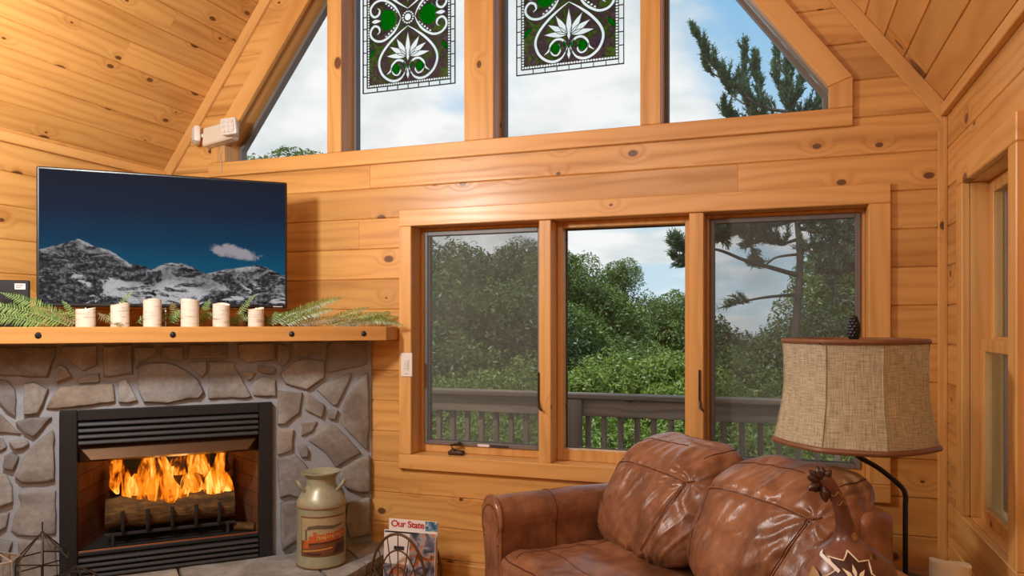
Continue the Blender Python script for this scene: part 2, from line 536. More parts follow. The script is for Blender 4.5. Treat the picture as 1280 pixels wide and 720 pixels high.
# jamb lining behind the casing
def off(p, d): return p
for fl, mat in ((False, 'rake_r'), (True, 'rake_l')):
    p1 = [(IN + .015, 2.58 + .01), (IN + .04, 2.61), (XM, apex_i + .09), (XM, apex_i + .03)]
    p2 = [(IN + .002, TT), (IN + .03, TT), (IN + .03, 2.60), (IN + .002, 2.582)]
    for p, mm in ((p1, mat), (p2, 'trim_z')):
        xz_prism('jamb', mir(p) if fl else p, YB + .006, YG2 + .05, M[mm], w2, .002)
board('jamb', M['trim_x'], (-3.33, .258, YB + .006, YG2 + .05, TT - .03, TT), w2, .002)
m2 = ((-2.55, -2.452), (-1.658, -1.482), (-.672, -.566))
top = lambda x: 2.58 + (IN - XM - abs(x - XM)) * PITCH
for x0, x1 in m2:
    xt = x1 if x1 <= XM else (x0 if x0 >= XM else XM)
    poly = [(x0, TT), (x1, TT), (x1, top(x1) + .02)] + ([(XM, apex_i)] if x0 < XM < x1 else []) + [(x0, top(x0) + .02)]
    xz_prism('mullion', poly, YC + .003, YG2 + .04, M['trim_z'], w2)
bays = ((2 * XM - IN, -2.55), (-2.452, -1.658), (-1.482, -.672), (-.566, IN))
def bay_poly(x0, x1, e):
    x0, x1 = x0 + e, x1 - e
    k = e * 1.667
    p = [(x0, TT + e), (x1, TT + e)]
    p.append((x1, max(TT + e + .004, top(x1) - k))); p.append((x0, max(TT + e + .004, top(x0) - k)))
    return p
for x0, x1 in bays:
    xz_prism('glass_pane', bay_poly(x0, x1, .004), YG2 + .009, YG2 + .015, M['glass'], w2, 0)
    A, B = bay_poly(x0, x1, .0), bay_poly(x0, x1, .020)
    mb = MB()
    for k in range(4):
        q = [A[k], A[(k + 1) % 4], B[(k + 1) % 4], B[k]]
        mb.prism(q, lambda a, b, h: (a, h, b), YG2 - .03, YG2 + .02)
    mb.build('glazing_stop', M['screen_frame'], w2, smooth=False)

# ================================================================== WINDOW 3: narrow window in the right wall
w3 = empty('window_3', (0, 0, 0), kind='structure')
y0, y1, z0, z1 = 2.82, 3.465, .675, 2.02
xc = XR - .026
def boardr(name, mat, ya, yb, za, zb, xa=None, xb=None, bev=.004):
    return board(name, mat, (xa if xa is not None else xc, xb if xb is not None else XR + .005, ya, yb, za, zb), w3, bev)
boardr('casing', M['trim_z'], y0 - .09, y0, z0, z1)
boardr('casing', M['trim_z'], y1, y1 + .10, z0, z1)
boardr('casing', M['trim_y'], y0 - .09, y1 + .10, z1 + .0005, z1 + .095)
boardr('casing', M['trim_y'], y0 - .09, y1 + .10, z0 - .095, z0 - .0005)
xg = XR + .077
boardr('jamb', M['trim_z'], y0 - .025, y0 - .001, z0, z1, XR + .006, xg + .05, .002)
boardr('jamb', M['trim_z'], y1 + .001, y1 + .025, z0, z1, XR + .006, xg + .05, .002)
boardr('jamb', M['trim_y'], y0 - .03, y1 + .03, z1 + .0005, z1 + .03, XR + .006, xg + .05, .002)
boardr('sill', M['trim_y'], y0 - .03, y1 + .03, z0 - .03, z0 - .0005, XR + .006, xg + .05, .002)
def frame_r(name, mat, ya, yb, za, zb, w, xa, xb):
    mb = MB()
    mb.box(xa, xb, ya, ya + w, za, zb, .003); mb.box(xa, xb, yb - w, yb, za, zb, .003)
    mb.box(xa, xb, ya + w, yb - w, za, za + w, .003); mb.box(xa, xb, ya + w, yb - w, zb - w, zb, .003)
    return mb.build(name, mat, w3, smooth=False)
zm = 1.37
frame_r('sash', M['trim_z'], y0, y1, zm - .02, z1, .05, xg - .005, xg + .03)
frame_r('sash', M['trim_z'], y0, y1, z0, zm + .02, .05, xg - .036, xg - .006)
for ya, yb, za, zb, xa in ((y0 + .048, y1 - .048, zm + .025, z1 - .048, xg + .004), (y0 + .048, y1 - .048, z0 + .048, zm - .025, xg - .022)):
    mb = MB(); mb.box(xa, xa + .006, ya, yb, za, zb); mb.build('glass_pane', M['glass'], w3, smooth=False)
frame_r('screen_frame', M['screen_frame'], y0 + .03, y1 - .03, z0 + .04, z1 - .03, .028, xg + .034, xg + .05)
mb = MB(); mb.box(xg + .042, xg + .0425, y0 + .05, y1 - .05, z0 + .06, z1 - .05); mb.build('insect_screen', M['screen'], w3, smooth=False)
# ================================================================== STONE FIREPLACE across the left corner
def stone_mat():
    t = NT('fieldstone')
    P = t.obj(); R = t.island()
    off = t.n('VectorMath', operation='ADD'); t.l(P, off.inputs[0]); t.l(t.comb(t.math('MULTIPLY', R, 31.0), t.math('MULTIPLY', R, 17.0), R), off.inputs[1])
    v = off.outputs[0]
    base = t.ramp(R, [(0, srgb(130, 131, 132)), (.2, srgb(160, 158, 151)), (.42, srgb(138, 141, 144)), (.6, srgb(166, 160, 148)), (.8, srgb(146, 143, 138)), (1, srgb(170, 170, 168))])
    big = t.noise(v, 5.0, 5, .6, .6)
    fine = t.noise(v, 45.0, 5, .65)
    rust = t.smooth(t.noise(v, 3.2, 3, .5, .4), .52, .72)
    c = t.mix(t.math('MULTIPLY', rust, .28), base, srgb(138, 108, 72))
    c = t.mix(t.smooth(big, .3, .7), t.mix(1.0, c, (.62, .61, .6, 1), 'MULTIPLY'), t.mix(1.0, c, (1.12, 1.11, 1.09, 1), 'MULTIPLY'))
    c = t.mix(t.smooth(fine, .25, .8, .0, .4), c, srgb(90, 84, 78))
    h = t.math('MULTIPLY_ADD', big, .7, t.math('MULTIPLY', fine, .35))
    t.princ(c, .82, 0, t.bump(h, .55, .012), .3)
    return t.m
def mortar_mat():
    t = NT('grey_mortar')
    P = t.obj()
    n1 = t.noise(P, 14, 5, .6); n2 = t.noise(P, 90, 3)
    c = t.mix(n1, srgb(132, 136, 142), srgb(166, 170, 176))
    t.princ(c, .9, 0, t.bump(t.math('MULTIPLY_ADD', n1, .6, t.math('MULTIPLY', n2, .4)), .5, .008), .25)
    return t.m
M['stone'], M['mortar'] = stone_mat(), mortar_mat()

FP_LOC, FP_RZ = (-2.245, 3.9, 0), math.radians(225)
fp = empty('stone_fireplace', FP_LOC, FP_RZ, 'grey fieldstone corner fireplace with raised stone hearth under the timber mantel', 'fireplace')
fpw = Matrix.Translation(FP_LOC) @ Matrix.Rotation(FP_RZ, 4, 'Z')
fpi = fpw.inverted()
TL, TR, TZ0, TZ1 = .585, 1.582, .17, 1.012
SHELF = 1.356
mb = MB()
mb.prism([(.012, 0), (TL, 0), (TL, -.14), (.15, -.14)], lambda a, b, h: (a, b, h), 0, SHELF); mb.prism([(TR, 0), (2.18, 0), (2.05, -.14), (TR, -.14)], lambda a, b, h: (a, b, h), 0, SHELF); mb.box(TL, TR, -.14, 0, TZ1, SHELF); mb.box(TL, TR, -.14, 0, 0, TZ0)
# strip that returns to the back wall at the right edge
mb.build('mortar_bed', M['mortar'], fp, smooth=False)
PXS = [
 [(-8,434),(70,434),(68,449),(59,471),(-8,468)], [(77,433),(121,432),(122,456),(103,463),(86,450),(76,443)],
 [(68,464),(75,456),(83,459),(90,470),(79,474),(70,477)], [(97,475),(103,470),(124,467),(125,476),(120,478),(98,479)],
 [(129,433),(165,430),(166,467),(148,469),(130,471)], [(58,510),(64,497),(75,483),(141,479),(144,501),(112,506),(70,511)],
 [(31,479),(43,477),(61,486),(55,503),(48,516),(30,518)], [(-6,474),(9,475),(19,486),(21,500),(20,520),(9,513),(-6,497)],
 [(149,476),(156,473),(162,480),(172,500),(160,503),(148,502)],
 [(172,461),(182,454),(201,452),(220,456),(235,464),(248,475),(255,490),(249,497),(226,500),(209,504),(179,502),(172,485)],
 [(168,434),(195,434),(194,443),(173,453),(169,460)], [(202,433),(228,432),(229,448),(225,451),(210,448),(200,444)],
 [(235,431),(285,430),(284,448),(235,448)], [(261,451),(291,452),(298,466),(314,495),(310,497),(260,498)],
 [(235,453),(258,451),(258,464),(252,472),(240,461)], [(296,430),(344,428),(344,449),(330,451),(309,453),(298,447)],
 [(347,430),(358,432),(364,448),(352,458),(346,453)], [(363,428),(402,427),(400,442),(371,447)],
 [(409,431),(412,427),(458,426),(458,455),(439,460),(408,466),(407,449)], [(350,466),(369,451),(385,447),(405,452),(405,470),(382,487),(356,479)],
 [(322,456),(330,457),(343,459),(343,467),(326,466),(321,463)], [(302,464),(319,466),(314,474),(310,475),(305,470)],
 [(316,479),(326,471),(344,474),(344,494),(331,495),(316,494)], [(348,488),(377,490),(376,500),(374,516),(355,530),(346,530)],
 [(384,492),(404,505),(405,512),(401,522),(381,512),(380,500)], [(395,487),(403,480),(439,466),(435,477),(420,506),(416,507)],
 [(458,466),(443,478),(431,500),(427,519),(426,530),(434,539),(457,562),(460,538),(460,500)], [(410,512),(421,512),(418,524),(410,523)],
 [(376,529),(396,527),(390,539),(376,544),(377,535)], [(346,536),(366,536),(364,562),(346,568)], [(371,557),(380,554),(385,561),(384,571),(376,571)],
 [(385,550),(393,542),(412,529),(422,534),(436,549),(451,566),(434,575),(419,584),(406,565)],
 [(346,573),(368,567),(380,578),(386,588),(383,612),(372,621),(361,618),(349,621)], [(424,588),(440,577),(460,568),(461,580),(461,615),(446,615),(431,609),(424,600)],
 [(434,628),(461,621),(462,668),(436,671),(430,650)], [(350,628),(368,626),(376,640),(372,672),(352,686)], [(386,616),(424,606),(426,640),(400,668),(382,660)],
 [(-8,512),(4,520),(19,536),(27,542),(0,540),(-8,538)], [(20,527),(37,522),(65,521),(42,546),(31,540)], [(12,551),(34,550),(37,554),(30,559),(18,561)],
 [(66,537),(55,545),(36,562),(19,595),(26,603),(53,603),(69,599),(68,540)], [(6,570),(14,565),(24,570),(17,587),(4,584)],
 [(-8,546),(4,548),(9,558),(2,563),(-8,563)], [(-8,590),(8,592),(16,607),(17,626),(0,632),(-8,633)],
 [(23,617),(47,612),(70,613),(70,667),(50,669),(22,669),(14,662),(18,645),(27,630)], [(-8,641),(12,640),(9,657),(-8,667)],
 [(23,676),(70,675),(72,722),(72,738),(25,738)], [(-8,672),(16,677),(12,693),(-8,697)], [(-8,703),(15,700),(16,740),(-8,744)],
 [(-60,440),(-16,436),(-16,468),(-40,478),(-62,470)], [(-62,478),(-16,478),(-14,505),(-36,524),(-62,512)], [(-62,522),(-40,530),(-14,520),(-14,560),(-62,566)], [(-62,574),(-14,570),(-14,632),(-62,640)], [(-62,648),(-14,640),(-14,690),(-62,700)],
]
srn = random.Random(5)
mb = MB()
for P in PXS:
    pts = [on_face(px, py) for px, py in P]
    h = srn.uniform(.016, .034)
    # resample the outline and roughen it
    out = []
    for i, (a, b) in enumerate(zip(pts, pts[1:] + pts[:1])):
        a, b = Vector(a), Vector(b)
        k = max(1, int((b - a).length / .028))
        for j in range(k):
            p = a.lerp(b, j / k)
            if j: p += Vector((srn.uniform(-1, 1), srn.uniform(-1, 1))) * .0028
            out.append(p)
    out = [p for p in out if p.x < 2.185 and p.y < SHELF - .001]
    if len(out) < 3: continue
    c = sum(out, Vector((0, 0))) / len(out)
    rings = []
    for s, hh in ((1.0, -.01), (1.0, h * .55), (.955, h * .92), (.86, h), (.6, h), (.3, h)):
        ring = []
        for p in out:
            q = c + (p - c) * s if s > .9 else c + (p - c) * s
            nz = noise.noise((q.x * 9 + h * 900, q.y * 9, 1.3)) * .008 + noise.noise((q.x * 30, q.y * 30, 4)) * .003 if s < 1 else 0
            ring.append(mb.bm.verts.new((q.x, hh + nz, q.y)))
        rings.append(ring)
    n = len(out)
    for A, B in zip(rings, rings[1:]):
        for k in range(n): mb.bm.faces.new([A[k], A[(k + 1) % n], B[(k + 1) % n], B[k]])
    mb.bm.faces.new(rings[-1])
mb.build('field_stones', M['stone'], fp, ang=50)
# raised hearth: thick flagstones on a rubble base (world points -> local)
def fl(x, y): p = fpi @ Vector((x, y, 0)); return (p.x, p.y)
hp = [(-2.08, 3.895), (-2.08, 3.25), (-2.08 - 1.71, 3.25 - 1.71), (-3.79, 2.36), (-2.25, 3.895)]
def hearth_noise(mb, amp):
    for v in mb.bm.verts:
        v.co += Vector((noise.noise(v.co * 7), noise.noise(v.co * 7 + Vector((9, 0, 0))), noise.noise(v.co * 5 + Vector((0, 7, 0))))) * amp
mb = MB()
hl = [fl(*p) for p in hp]
mb.prism([(a[0], a[1]) for a in hl], lambda a, b, h: (a, b, h), 0, .115)
bmesh.ops.scale(mb.bm, vec=(1, 1, 1), verts=mb.bm.verts)
mb.build('hearth_base', M['mortar'], fp, smooth=False)
mb = MB()
def slab(poly, z0=.116, z1=.17):
    pts = [Vector(fl(*p)) for p in poly]
    out = []
    for a, b in zip(pts, pts[1:] + pts[:1]):
        k = max(1, int((b - a).length / .05))
        for j in range(k): out.append(a.lerp(b, j / k) + Vector((srn.uniform(-1, 1), srn.uniform(-1, 1))) * .003)
    c = sum(out, Vector((0, 0))) / len(out)
    rings = [[mb.bm.verts.new((c.x + (p.x - c.x) * s, c.y + (p.y - c.y) * s, z + (noise.noise((p.x * s * 6, p.y * s * 6, 2)) * .004 if z > z0 else 0))) for p in out] for s, z in ((.98, z0), (1, z0 + .008), (1, z1 - .01), (.985, z1), (.6, z1), (.25, z1))]
    n = len(out)
    for A, B in zip(rings, rings[1:]):
        for k in range(n): mb.bm.faces.new([A[k], A[(k + 1) % n], B[(k + 1) % n], B[k]])
    mb.bm.faces.new(rings[-1]); mb.bm.faces.new(rings[0][::-1])
S = lambda s, n: (-2.245 - Q * s + Q * n, 3.9 - Q * s - Q * n)      # face coordinates -> world
slab([(-2.065, 3.893), (-2.065, 3.52), (-2.36, 3.76), S(.004, .004)])
slab([(-2.065, 3.51), (-2.065, 3.24), S(.36, .585), S(.42, .03), S(.15, .03), (-2.36, 3.75)])
slab([S(.37, .585), S(.43, .03), S(1.05, .03), S(1.0, .585)])
slab([S(1.01, .585), S(1.06, .03), S(1.66, .03), S(1.62, .585)])
slab([S(1.63, .585), S(1.67, .03), S(2.14, .03), (-3.785, 1.56 + .0)])
mb.build('hearth_slabs', M['stone'], fp, ang=40)
# rough stones set in the hearth front
mb = MB()
for k in range(9):
    s0 = -.1 + k * .26; w = srn.uniform(.2, .25)
    mb.box(s0 + .28, s0 + .28 + w, .55, .583, .008, .108, .012)
for k in range(3):
    T0 = fpi @ Matrix.Translation((-2.082, 3.30 + k * .2, 0))
    mb.T = T0; mb.box(0, .012, 0, .18, .008, .108, .008); mb.T = None
hearth_noise(mb, .006)
mb.build('hearth_stones', M['stone'], fp, ang=50)

# ------------------------------------------------------------------ fireplace insert
ins = empty('fireplace_insert', FP_LOC, FP_RZ, 'black metal louvred gas fireplace insert set in the grey stone', 'fireplace insert')
oL, oR, oB, oT = .577, 1.590, .171, 1.019
iL, iR = .648, 1.512
mb = MB()
mb.box(oL, iL, -.02, .034, oB, oT, .004); mb.box(iR, oR, -.02, .034, oB, oT, .004); mb.box(iL, iR, -.02, .034, .966, oT, .004)
mb.build('surround_frame', M['black_metal'], ins, smooth=False)
def louvres(za, zb, n):
    mb = MB(); mb.box(iL, iR, -.06, -.05, za, zb)
    st = (zb - za) / n
    for k in range(n):
        z = za + k * st
        poly = [(.002, z + .006), (.036, z + .002), (.040, z + .008), (.036, z + st * .72), (.012, z + st * .86), (.002, z + st * .80)]
        mb.prism(poly, lambda a, b, h: (h, a, b), iL + .004, iR - .004, .0015)
    return mb
louvres(.842, .964, 4).build('louvre_panel', M['louver_metal'], ins, smooth=False)
louvres(.173, .282, 4).build('louvre_panel', M['louver_metal'], ins, smooth=False)
mb = MB(); mb.box(iL, iR, -.03, .026, .286, .306, .003); mb.build('sill_rail', M['black_metal'], ins, smooth=False)
mb = MB(); mb.box(iL + .004, iR - .004, .016, .024, .3065, .312, .001); mb.build('reflection_strip', plain('orange_reflection', srgb(176, 104, 62), .35, .8, bump=0), ins, smooth=False)  # thin bar coloured to paint in the orange reflection on the sill rail
M['hood'] = plain('brown_bronze_hood', srgb(92, 66, 44), .38, .7, nscale=20)
mb = MB()
mb.poly([(iL, .0, .84), (iR, .0, .84), (iR - .06, .055, .772), (iL + .06, .055, .772)])
mb.poly([(iL, .0, .84), (iL + .06, .055, .772), (iL, -.02, .75)]); mb.poly([(iR, .0, .84), (iR, -.02, .75), (iR - .06, .055, .772)])
mb.poly([(iL, -.02, .75), (iL + .06, .055, .772), (iR - .06, .055, .772), (iR, -.02, .75)])
mb.poly([(iL, -.02, .75), (iR, -.02, .75), (iR, .0, .84), (iL, .0, .84)])
mb.build('hood', M['hood'], ins, smooth=False)
def brick_mat():
    t = NT('brown_refractory_panel')
    P = t.obj()
    b = t.n('TexBrick'); t.l(t.comb(t.dot(P, (.0, 1, 0)), t.dot(P, (0, 0, 1))), b.inputs['Vector'])
    b.inputs['Scale'].default_value = 1; b.inputs['Brick Width'].default_value = .22; b.inputs['Row Height'].default_value = .085; b.inputs['Mortar Size'].default_value = .003
    b.inputs['Color1'].default_value = srgb(112, 70, 44); b.inputs['Color2'].default_value = srgb(98, 60, 38); b.inputs['Mortar'].default_value = srgb(60, 38, 26)
    t.princ(b.outputs[0], .7, 0, None, .3)
    return t.m
M['refractory'] = brick_mat()
M['soot'] = plain('sooty_firebox_metal', srgb(30, 25, 22), .75)
DP = -.42
mb = MB()
mb.prism([(iL - .01, -.005), (iL - .01, -.02), (iL + .10, DP), (iL + .12, DP)], lambda a, b, h: (a, b, h), .29, .84)
mb.build('side_panel', M['refractory'], ins, smooth=False)
mb = MB()
mb.prism([(iR + .01, -.005), (iR + .01, -.02), (iR - .10, DP), (iR - .12, DP)], lambda a, b, h: (a, b, h), .29, .84)
mb.build('side_panel', M['refractory'], ins, smooth=False)
mb = MB(); mb.box(iL + .09, iR - .09, DP - .02, DP, .28, .86); mb.box(iL - .005, iR + .005, DP, -.02, .28, .298); mb.box(iL - .005, iR + .005, DP, -.06, .84, .85)
mb.build('firebox', M['soot'], ins, smooth=False)
# glass door that closes the firebox
# ------------------------------------------------------------------ log grate, logs, flames
def log_mat():
    t = NT('split_log_bark')
    P = t.obj(); R = t.island()
    s = t.n('Mapping'); s.inputs['Scale'].default_value = (5, 30, 30); t.l(P, s.inputs[0])
    n1 = t.noise(s.outputs[0], 1.0, 6, .7, .5); n2 = t.noise(P, 22, 5, .6)
    c = t.ramp(n1, [(.3, srgb(26, 18, 12)), (.5, srgb(98, 70, 38)), (.75, srgb(150, 114, 64))])
    c = t.mix(t.smooth(n2, .35, .65, .0, .6), c, srgb(62, 46, 30))
    t.princ(c, .85, 0, t.bump(t.math('MULTIPLY_ADD', n1, .7, t.math('MULTIPLY', n2, .4)), .8, .02), .2)
    return t.m
M['log'] = log_mat()
M['log_end'] = plain('sawn_log_end', srgb(150, 118, 74), .8, nscale=40)
def log(name, p0, p1, r, label, seed):
    p0, p1 = Vector(p0), Vector(p1)
    o = empty(name, fpw @ ((p0 + p1) / 2 - Vector((0, 0, r))), FP_RZ, label, 'log', 'ceramic logs in the firebox')
    d = (p1 - p0); L = d.length; mid = (p0 + p1) / 2
    rot = d.to_track_quat('X', 'Z').to_matrix().to_4x4()
    T = Matrix.Translation((0, 0, r)) @ rot
    mb = MB(); mb.T = T
    def f(u, v):
        a = v * 2 * PI
        x = (u - .5) * L
        rr = r * (1 + .16 * noise.noise((x * 9, math.cos(a) * 1.3 + seed, math.sin(a) * 1.3)) + .07 * noise.noise((x * 30, math.cos(a) * 4, math.sin(a) * 4 + seed)))
        return (x, math.cos(a) * rr, math.sin(a) * rr)
    mb.surf(f, 40, 28, cv=True)
    mb.build('bark', M['log'], o, ang=60)
    for s in (0, 1):
        mb = MB(); mb.T = T
        pts = [f(s, k / 28) for k in range(28)]
        mb.poly([(p[0] + (.002 if s else -.002), p[1] * .99, p[2] * .99) for p in (pts if s else pts[::-1])])
        mb.build('sawn_end', M['log_end'], o, smooth=False)
    return o
log('fire_log', (1.395, -.135, .455), (.765, -.135, .452), .078, 'large rough split log lying in front along the grate', 1.0)
log('fire_log', (1.30, -.27, .52), (.80, -.30, .54), .062, 'log behind the large front log, half hidden by flames', 4.2)
log('fire_log', (1.345, -.30, .62), (1.02, -.15, .585), .042, 'thin log resting slanted on top at the left', 7.7)
log('fire_log', (.80, -.31, .63), (.96, -.16, .585), .045, 'short log propped on top at the right', 2.9)
log('fire_log', (.76, -.10, .325), (.66, -.06, .318), .024, 'small log end lying low at the right of the grate', 5.5)
gr = empty('log_grate', fpw @ Vector((1.08, -.2, .298)), FP_RZ, 'black iron log grate with upright prongs under the logs', 'grate')
mb = MB()
for dy in (-.09, .13): mb.box(-.32, .32, dy - .008, dy + .008, .05, .066, .002)
for xx in (-.28, .28):
    for dy in (-.09, .13): mb.box(xx - .008, xx + .008, dy - .008, dy + .008, 0, .05, .002)
mb.build('frame', M['soot'], gr, smooth=False)
for k in range(5):
    xx = -.235 + k * .117
    mb = MB(); mb.tube([(xx, -.13, .072), (xx, .13, .072), (xx, .162, .082), (xx, .172, .11), (xx, .172, .185)], .0095, 8)
    mb.build('prong', M['soot'], gr)
def flame_mat():
    t = NT('gas_flame')
    P = t.obj(); xyz = t.xyz(P)
    mp = t.n('Mapping'); mp.inputs['Scale'].default_value = (17, 17, 4); t.l(P, mp.inputs[0])
    n = t.noise(mp.outputs[0], 1.0, 4, .6, 1.2)
    hz = t.smooth(xyz[2], .04, .26, 0, 1)
    lo = t.smooth(xyz[2], -.09, .02, 1, 0)
    v = t.math('ADD', n, t.math('ADD', t.math('MULTIPLY', hz, -.10), t.math('MULTIPLY', lo, -.10)))
    col = t.ramp(v, [(.26, srgb(170, 40, 0)), (.40, srgb(236, 96, 6)), (.52, srgb(252, 142, 28)), (.64, srgb(255, 206, 104))])
    e = t.n('Emission'); t.l(col, e.inputs[0]); t.l(t.smooth(v, .25, .65, .7, 1.5), e.inputs[1])
    tr = t.n('BsdfTransparent')
    mx = t.n('MixShader'); t.l(t.smooth(v, .36, .54, .02, .92), mx.inputs[0]); t.l(tr.outputs[0], mx.inputs[1]); t.l(e.outputs[0], mx.inputs[2])
    t.l(mx.outputs[0], t.out.inputs[0])
    return t.m
M['flame'] = flame_mat()
fire = empty('fire', fpw @ Vector((1.08, -.17, .515)), FP_RZ, 'bright orange flames leaping from the logs in the firebox', 'fire')
# tongues: (x offset, base height, tip height, half width, lean, depth)
for i, (x, zb, zt, w, ln, dy) in enumerate([(.262, .03, .24, .030, .045, 0), (.215, -.01, .26, .040, .05, .03), (.16, -.035, .14, .044, .03, .05), (.115, -.06, .30, .046, .012, .02),
        (.065, -.10, .31, .060, .010, .06), (.015, -.075, .17, .046, -.01, .08), (-.035, -.02, .30, .040, -.012, .0), (-.065, -.06, .12, .028, -.005, .07),
        (-.115, -.045, .31, .058, -.012, .03), (-.155, -.03, .31, .046, -.020, .0), (-.20, -.065, .24, .042, -.04, .06), (-.238, -.06, .16, .030, -.022, .06), (-.283, -.055, .12, .026, -.008, .05), (-.235, .0, .27, .026, -.05, -.04)]):
    mb = MB()
    H = zt - zb
    def f(u, v, x=x, zb=zb, H=H, w=w, ln=ln, dy=dy, i=i):
        a = v * 2 * PI
        prof = (math.sin(PI * min(1, (u * .94 + .03)) ** .85)) ** .8
        sway = ln * u ** 1.4 + .010 * math.sin(u * 8 + i * 1.7) * (0.4 + u)
        wob = 1 + .20 * math.sin(u * 11 + i * 2.3 + a)
        return (x + sway + math.cos(a) * w * prof * wob, dy + math.sin(a) * w * .55 * prof, zb + H * u)
    mb.surf(f, 26, 14, cv=True)
    mb.build('flame', M['flame'], fire, ang=80)

# ------------------------------------------------------------------ mantel shelf
mt = empty('mantel_shelf', FP_LOC, FP_RZ, 'orange pine timber mantel shelf with black bolt heads above the stone fireplace', 'mantel')
MZ0, MZ1 = 1.358, 1.436
mw = [(-2.07, 3.873), (-2.063, 3.725), (-2.063 - 1.705, 3.725 - 1.705), (-3.77, 3.873)]
ml = [fl(*p) for p in mw]
mb = MB(); mb.prism(ml, lambda a, b, h: (a, b, h), MZ0, MZ1, .003); mb.build('shelf', M['mantel'], mt, smooth=False)
for t_ in (1.652, 1.083, .51, .124):
    mb = MB()
    bmesh.ops.create_uvsphere(mb.bm, u_segments=6, v_segments=6, radius=1, matrix=Matrix.Translation((t_, .25, 1.397)) @ Matrix.Diagonal((.016, .012, .016, 1)))
    mb.build('bolt_head', M['black_metal'], mt, smooth=False)['label'] = 'black faceted bolt head'
SHZ = MZ1
# ================================================================== THINGS ON THE MANTEL
# ------------------------------------------------------------------ television
A, B = Vector((-3.507, 2.757, 0)), Vector((-2.598, 3.557, 0))
TVW, TVH, TVZ = (B - A).length, .706, 1.538
tva = math.atan2(B.y - A.y, B.x - A.x)
tv = empty('television', ((A.x + B.x) / 2, (A.y + B.y) / 2, SHZ), tva, 'large black flat television showing snowy mountains, on the mantel', 'television')
def tv_screen():
    t = NT('television_picture')
    P = t.obj(); x_, y_, z_ = t.xyz(P)
    u = t.math('MULTIPLY_ADD', x_, 1 / (TVW - .03), .5)
    v = t.math('DIVIDE', t.math('SUBTRACT', z_, TVZ - SHZ + .02), TVH - .035)
    pts = [(150,355),(230,330),(295,307),(350,335),(400,345),(440,365),(490,405),(540,410),(575,425),(660,393),(720,402),(800,437),(860,425),(905,415),(960,408),(1020,395),(1060,400),(1100,425),(1145,440)]
    stops = [((px - 150) / 995, ((573 - py) / 548,) * 3) for px, py in pts]
    ridge = t.ramp(u, stops)
    # the ramp gives linear values
    vec = t.comb(t.math('MULTIPLY', u, 1.0), t.math('MULTIPLY', v, .56))
    n1 = t.noise(vec, 18, 7, .72)
    jag = t.math('MULTIPLY_ADD', t.math('SUBTRACT', n1, .5), .05, ridge)
    below = t.math('SUBTRACT', jag, v)
    mask = t.smooth(below, -.004, .006)
    sky = t.ramp(v, [(0, srgb(10, 92, 120)), (.3, srgb(8, 80, 110)), (.48, srgb(12, 60, 90)), (.72, srgb(22, 40, 62)), (1, srgb(28, 32, 46))])
    mp = t.n('Mapping'); mp.inputs['Rotation'].default_value = (0, 0, .7); mp.inputs['Scale'].default_value = (9, 26, 1); t.l(vec, mp.inputs[0])
    n2 = t.noise(mp.outputs[0], 1.0, 7, .72, .9)
    n3 = t.noise(vec, 60, 6, .7)
    rock = t.ramp(t.math('MULTIPLY_ADD', n3, .5, t.math('MULTIPLY', n2, .5)), [(.40, srgb(14, 14, 17)), (.5, srgb(58, 57, 60)), (.60, srgb(138, 136, 138))])
    mp2 = t.n('Mapping'); mp2.inputs['Rotation'].default_value = (0, 0, -.5); mp2.inputs['Scale'].default_value = (5, 11, 1); t.l(vec, mp2.inputs[0])
    sn = t.noise(mp2.outputs[0], 1.0, 6, .66, 1.2)
    snow = t.smooth(sn, .51, .57)
    crest = t.math('MULTIPLY', t.smooth(below, .0, .05, 1, 0), t.smooth(n2, .45, .55))
    snow = t.math('MAXIMUM', t.math('MULTIPLY', snow, t.smooth(below, .10, .2, .35, 1)), t.math('MULTIPLY', crest, .7))
    snow = t.math('MULTIPLY', snow, t.smooth(n3, .3, .5, .5, 1))
    mount = t.mix(snow, rock, srgb(196, 194, 197))
    col = t.mix(mask, sky, mount)
    # small cloud over the right peaks
    cx = t.math('DIVIDE', t.math('SUBTRACT', u, .775), .125); cy = t.math('DIVIDE', t.math('SUBTRACT', t.math('MULTIPLY_ADD', t.math('SUBTRACT', u, .775), .28, v), .425), .062)
    d = t.math('ADD', t.math('MULTIPLY', cx, cx), t.math('MULTIPLY', cy, cy))
    d = t.math('ADD', d, t.math('MULTIPLY', t.math('SUBTRACT', t.noise(vec, 14, 5, .65, .6), .5), 2.4))
    cl = t.math('MULTIPLY', t.smooth(d, .35, 1.0, .8, 0), t.math('SUBTRACT', 1, mask))
    col = t.mix(cl, col, srgb(178, 168, 174))
    b = t.princ((.004, .004, .005, 1), .5, 0, None, .0)
    t.l(col, b.inputs['Emission Color']); b.inputs['Emission Strength'].default_value = .80
    return t.m
M['tv_picture'] = tv_screen()
zb = TVZ - SHZ
mb = MB(); mb.box(-TVW / 2, TVW / 2, .0, .045, zb, zb + TVH, .006); mb.build('casing', M['black_plastic'], tv, smooth=False)
mb = MB(); mb.box(-TVW / 2 + .012, TVW / 2 - .012, -.0015, -.0002, zb + .018, zb + TVH - .012); mb.build('screen', M['tv_picture'], tv, smooth=False)['label'] = 'lit screen with dark blue sky and grey snowy peaks'
mb = MB()
for k in range(7): mb.box(TVW / 2 - .075 + k * .0072, TVW / 2 - .0705 + k * .0072, -.0018, -.0004, zb + .006, zb + .012)
mb.build('logo', M['label_white'], tv, smooth=False)
for s in (-1, 1):
    mb = MB(); mb.tube([(s * .38, .02, zb + .01), (s * .40, -.09, .006)], .008, 8); mb.tube([(s * .38, .02, zb + .01), (s * .40, .13, .006)], .008, 8)
    mb.box(s * .40 - .012, s * .40 + .012, -.11, .15, 0, .008, .003)
    mb.build('stand_foot', M['black_plastic'], tv)
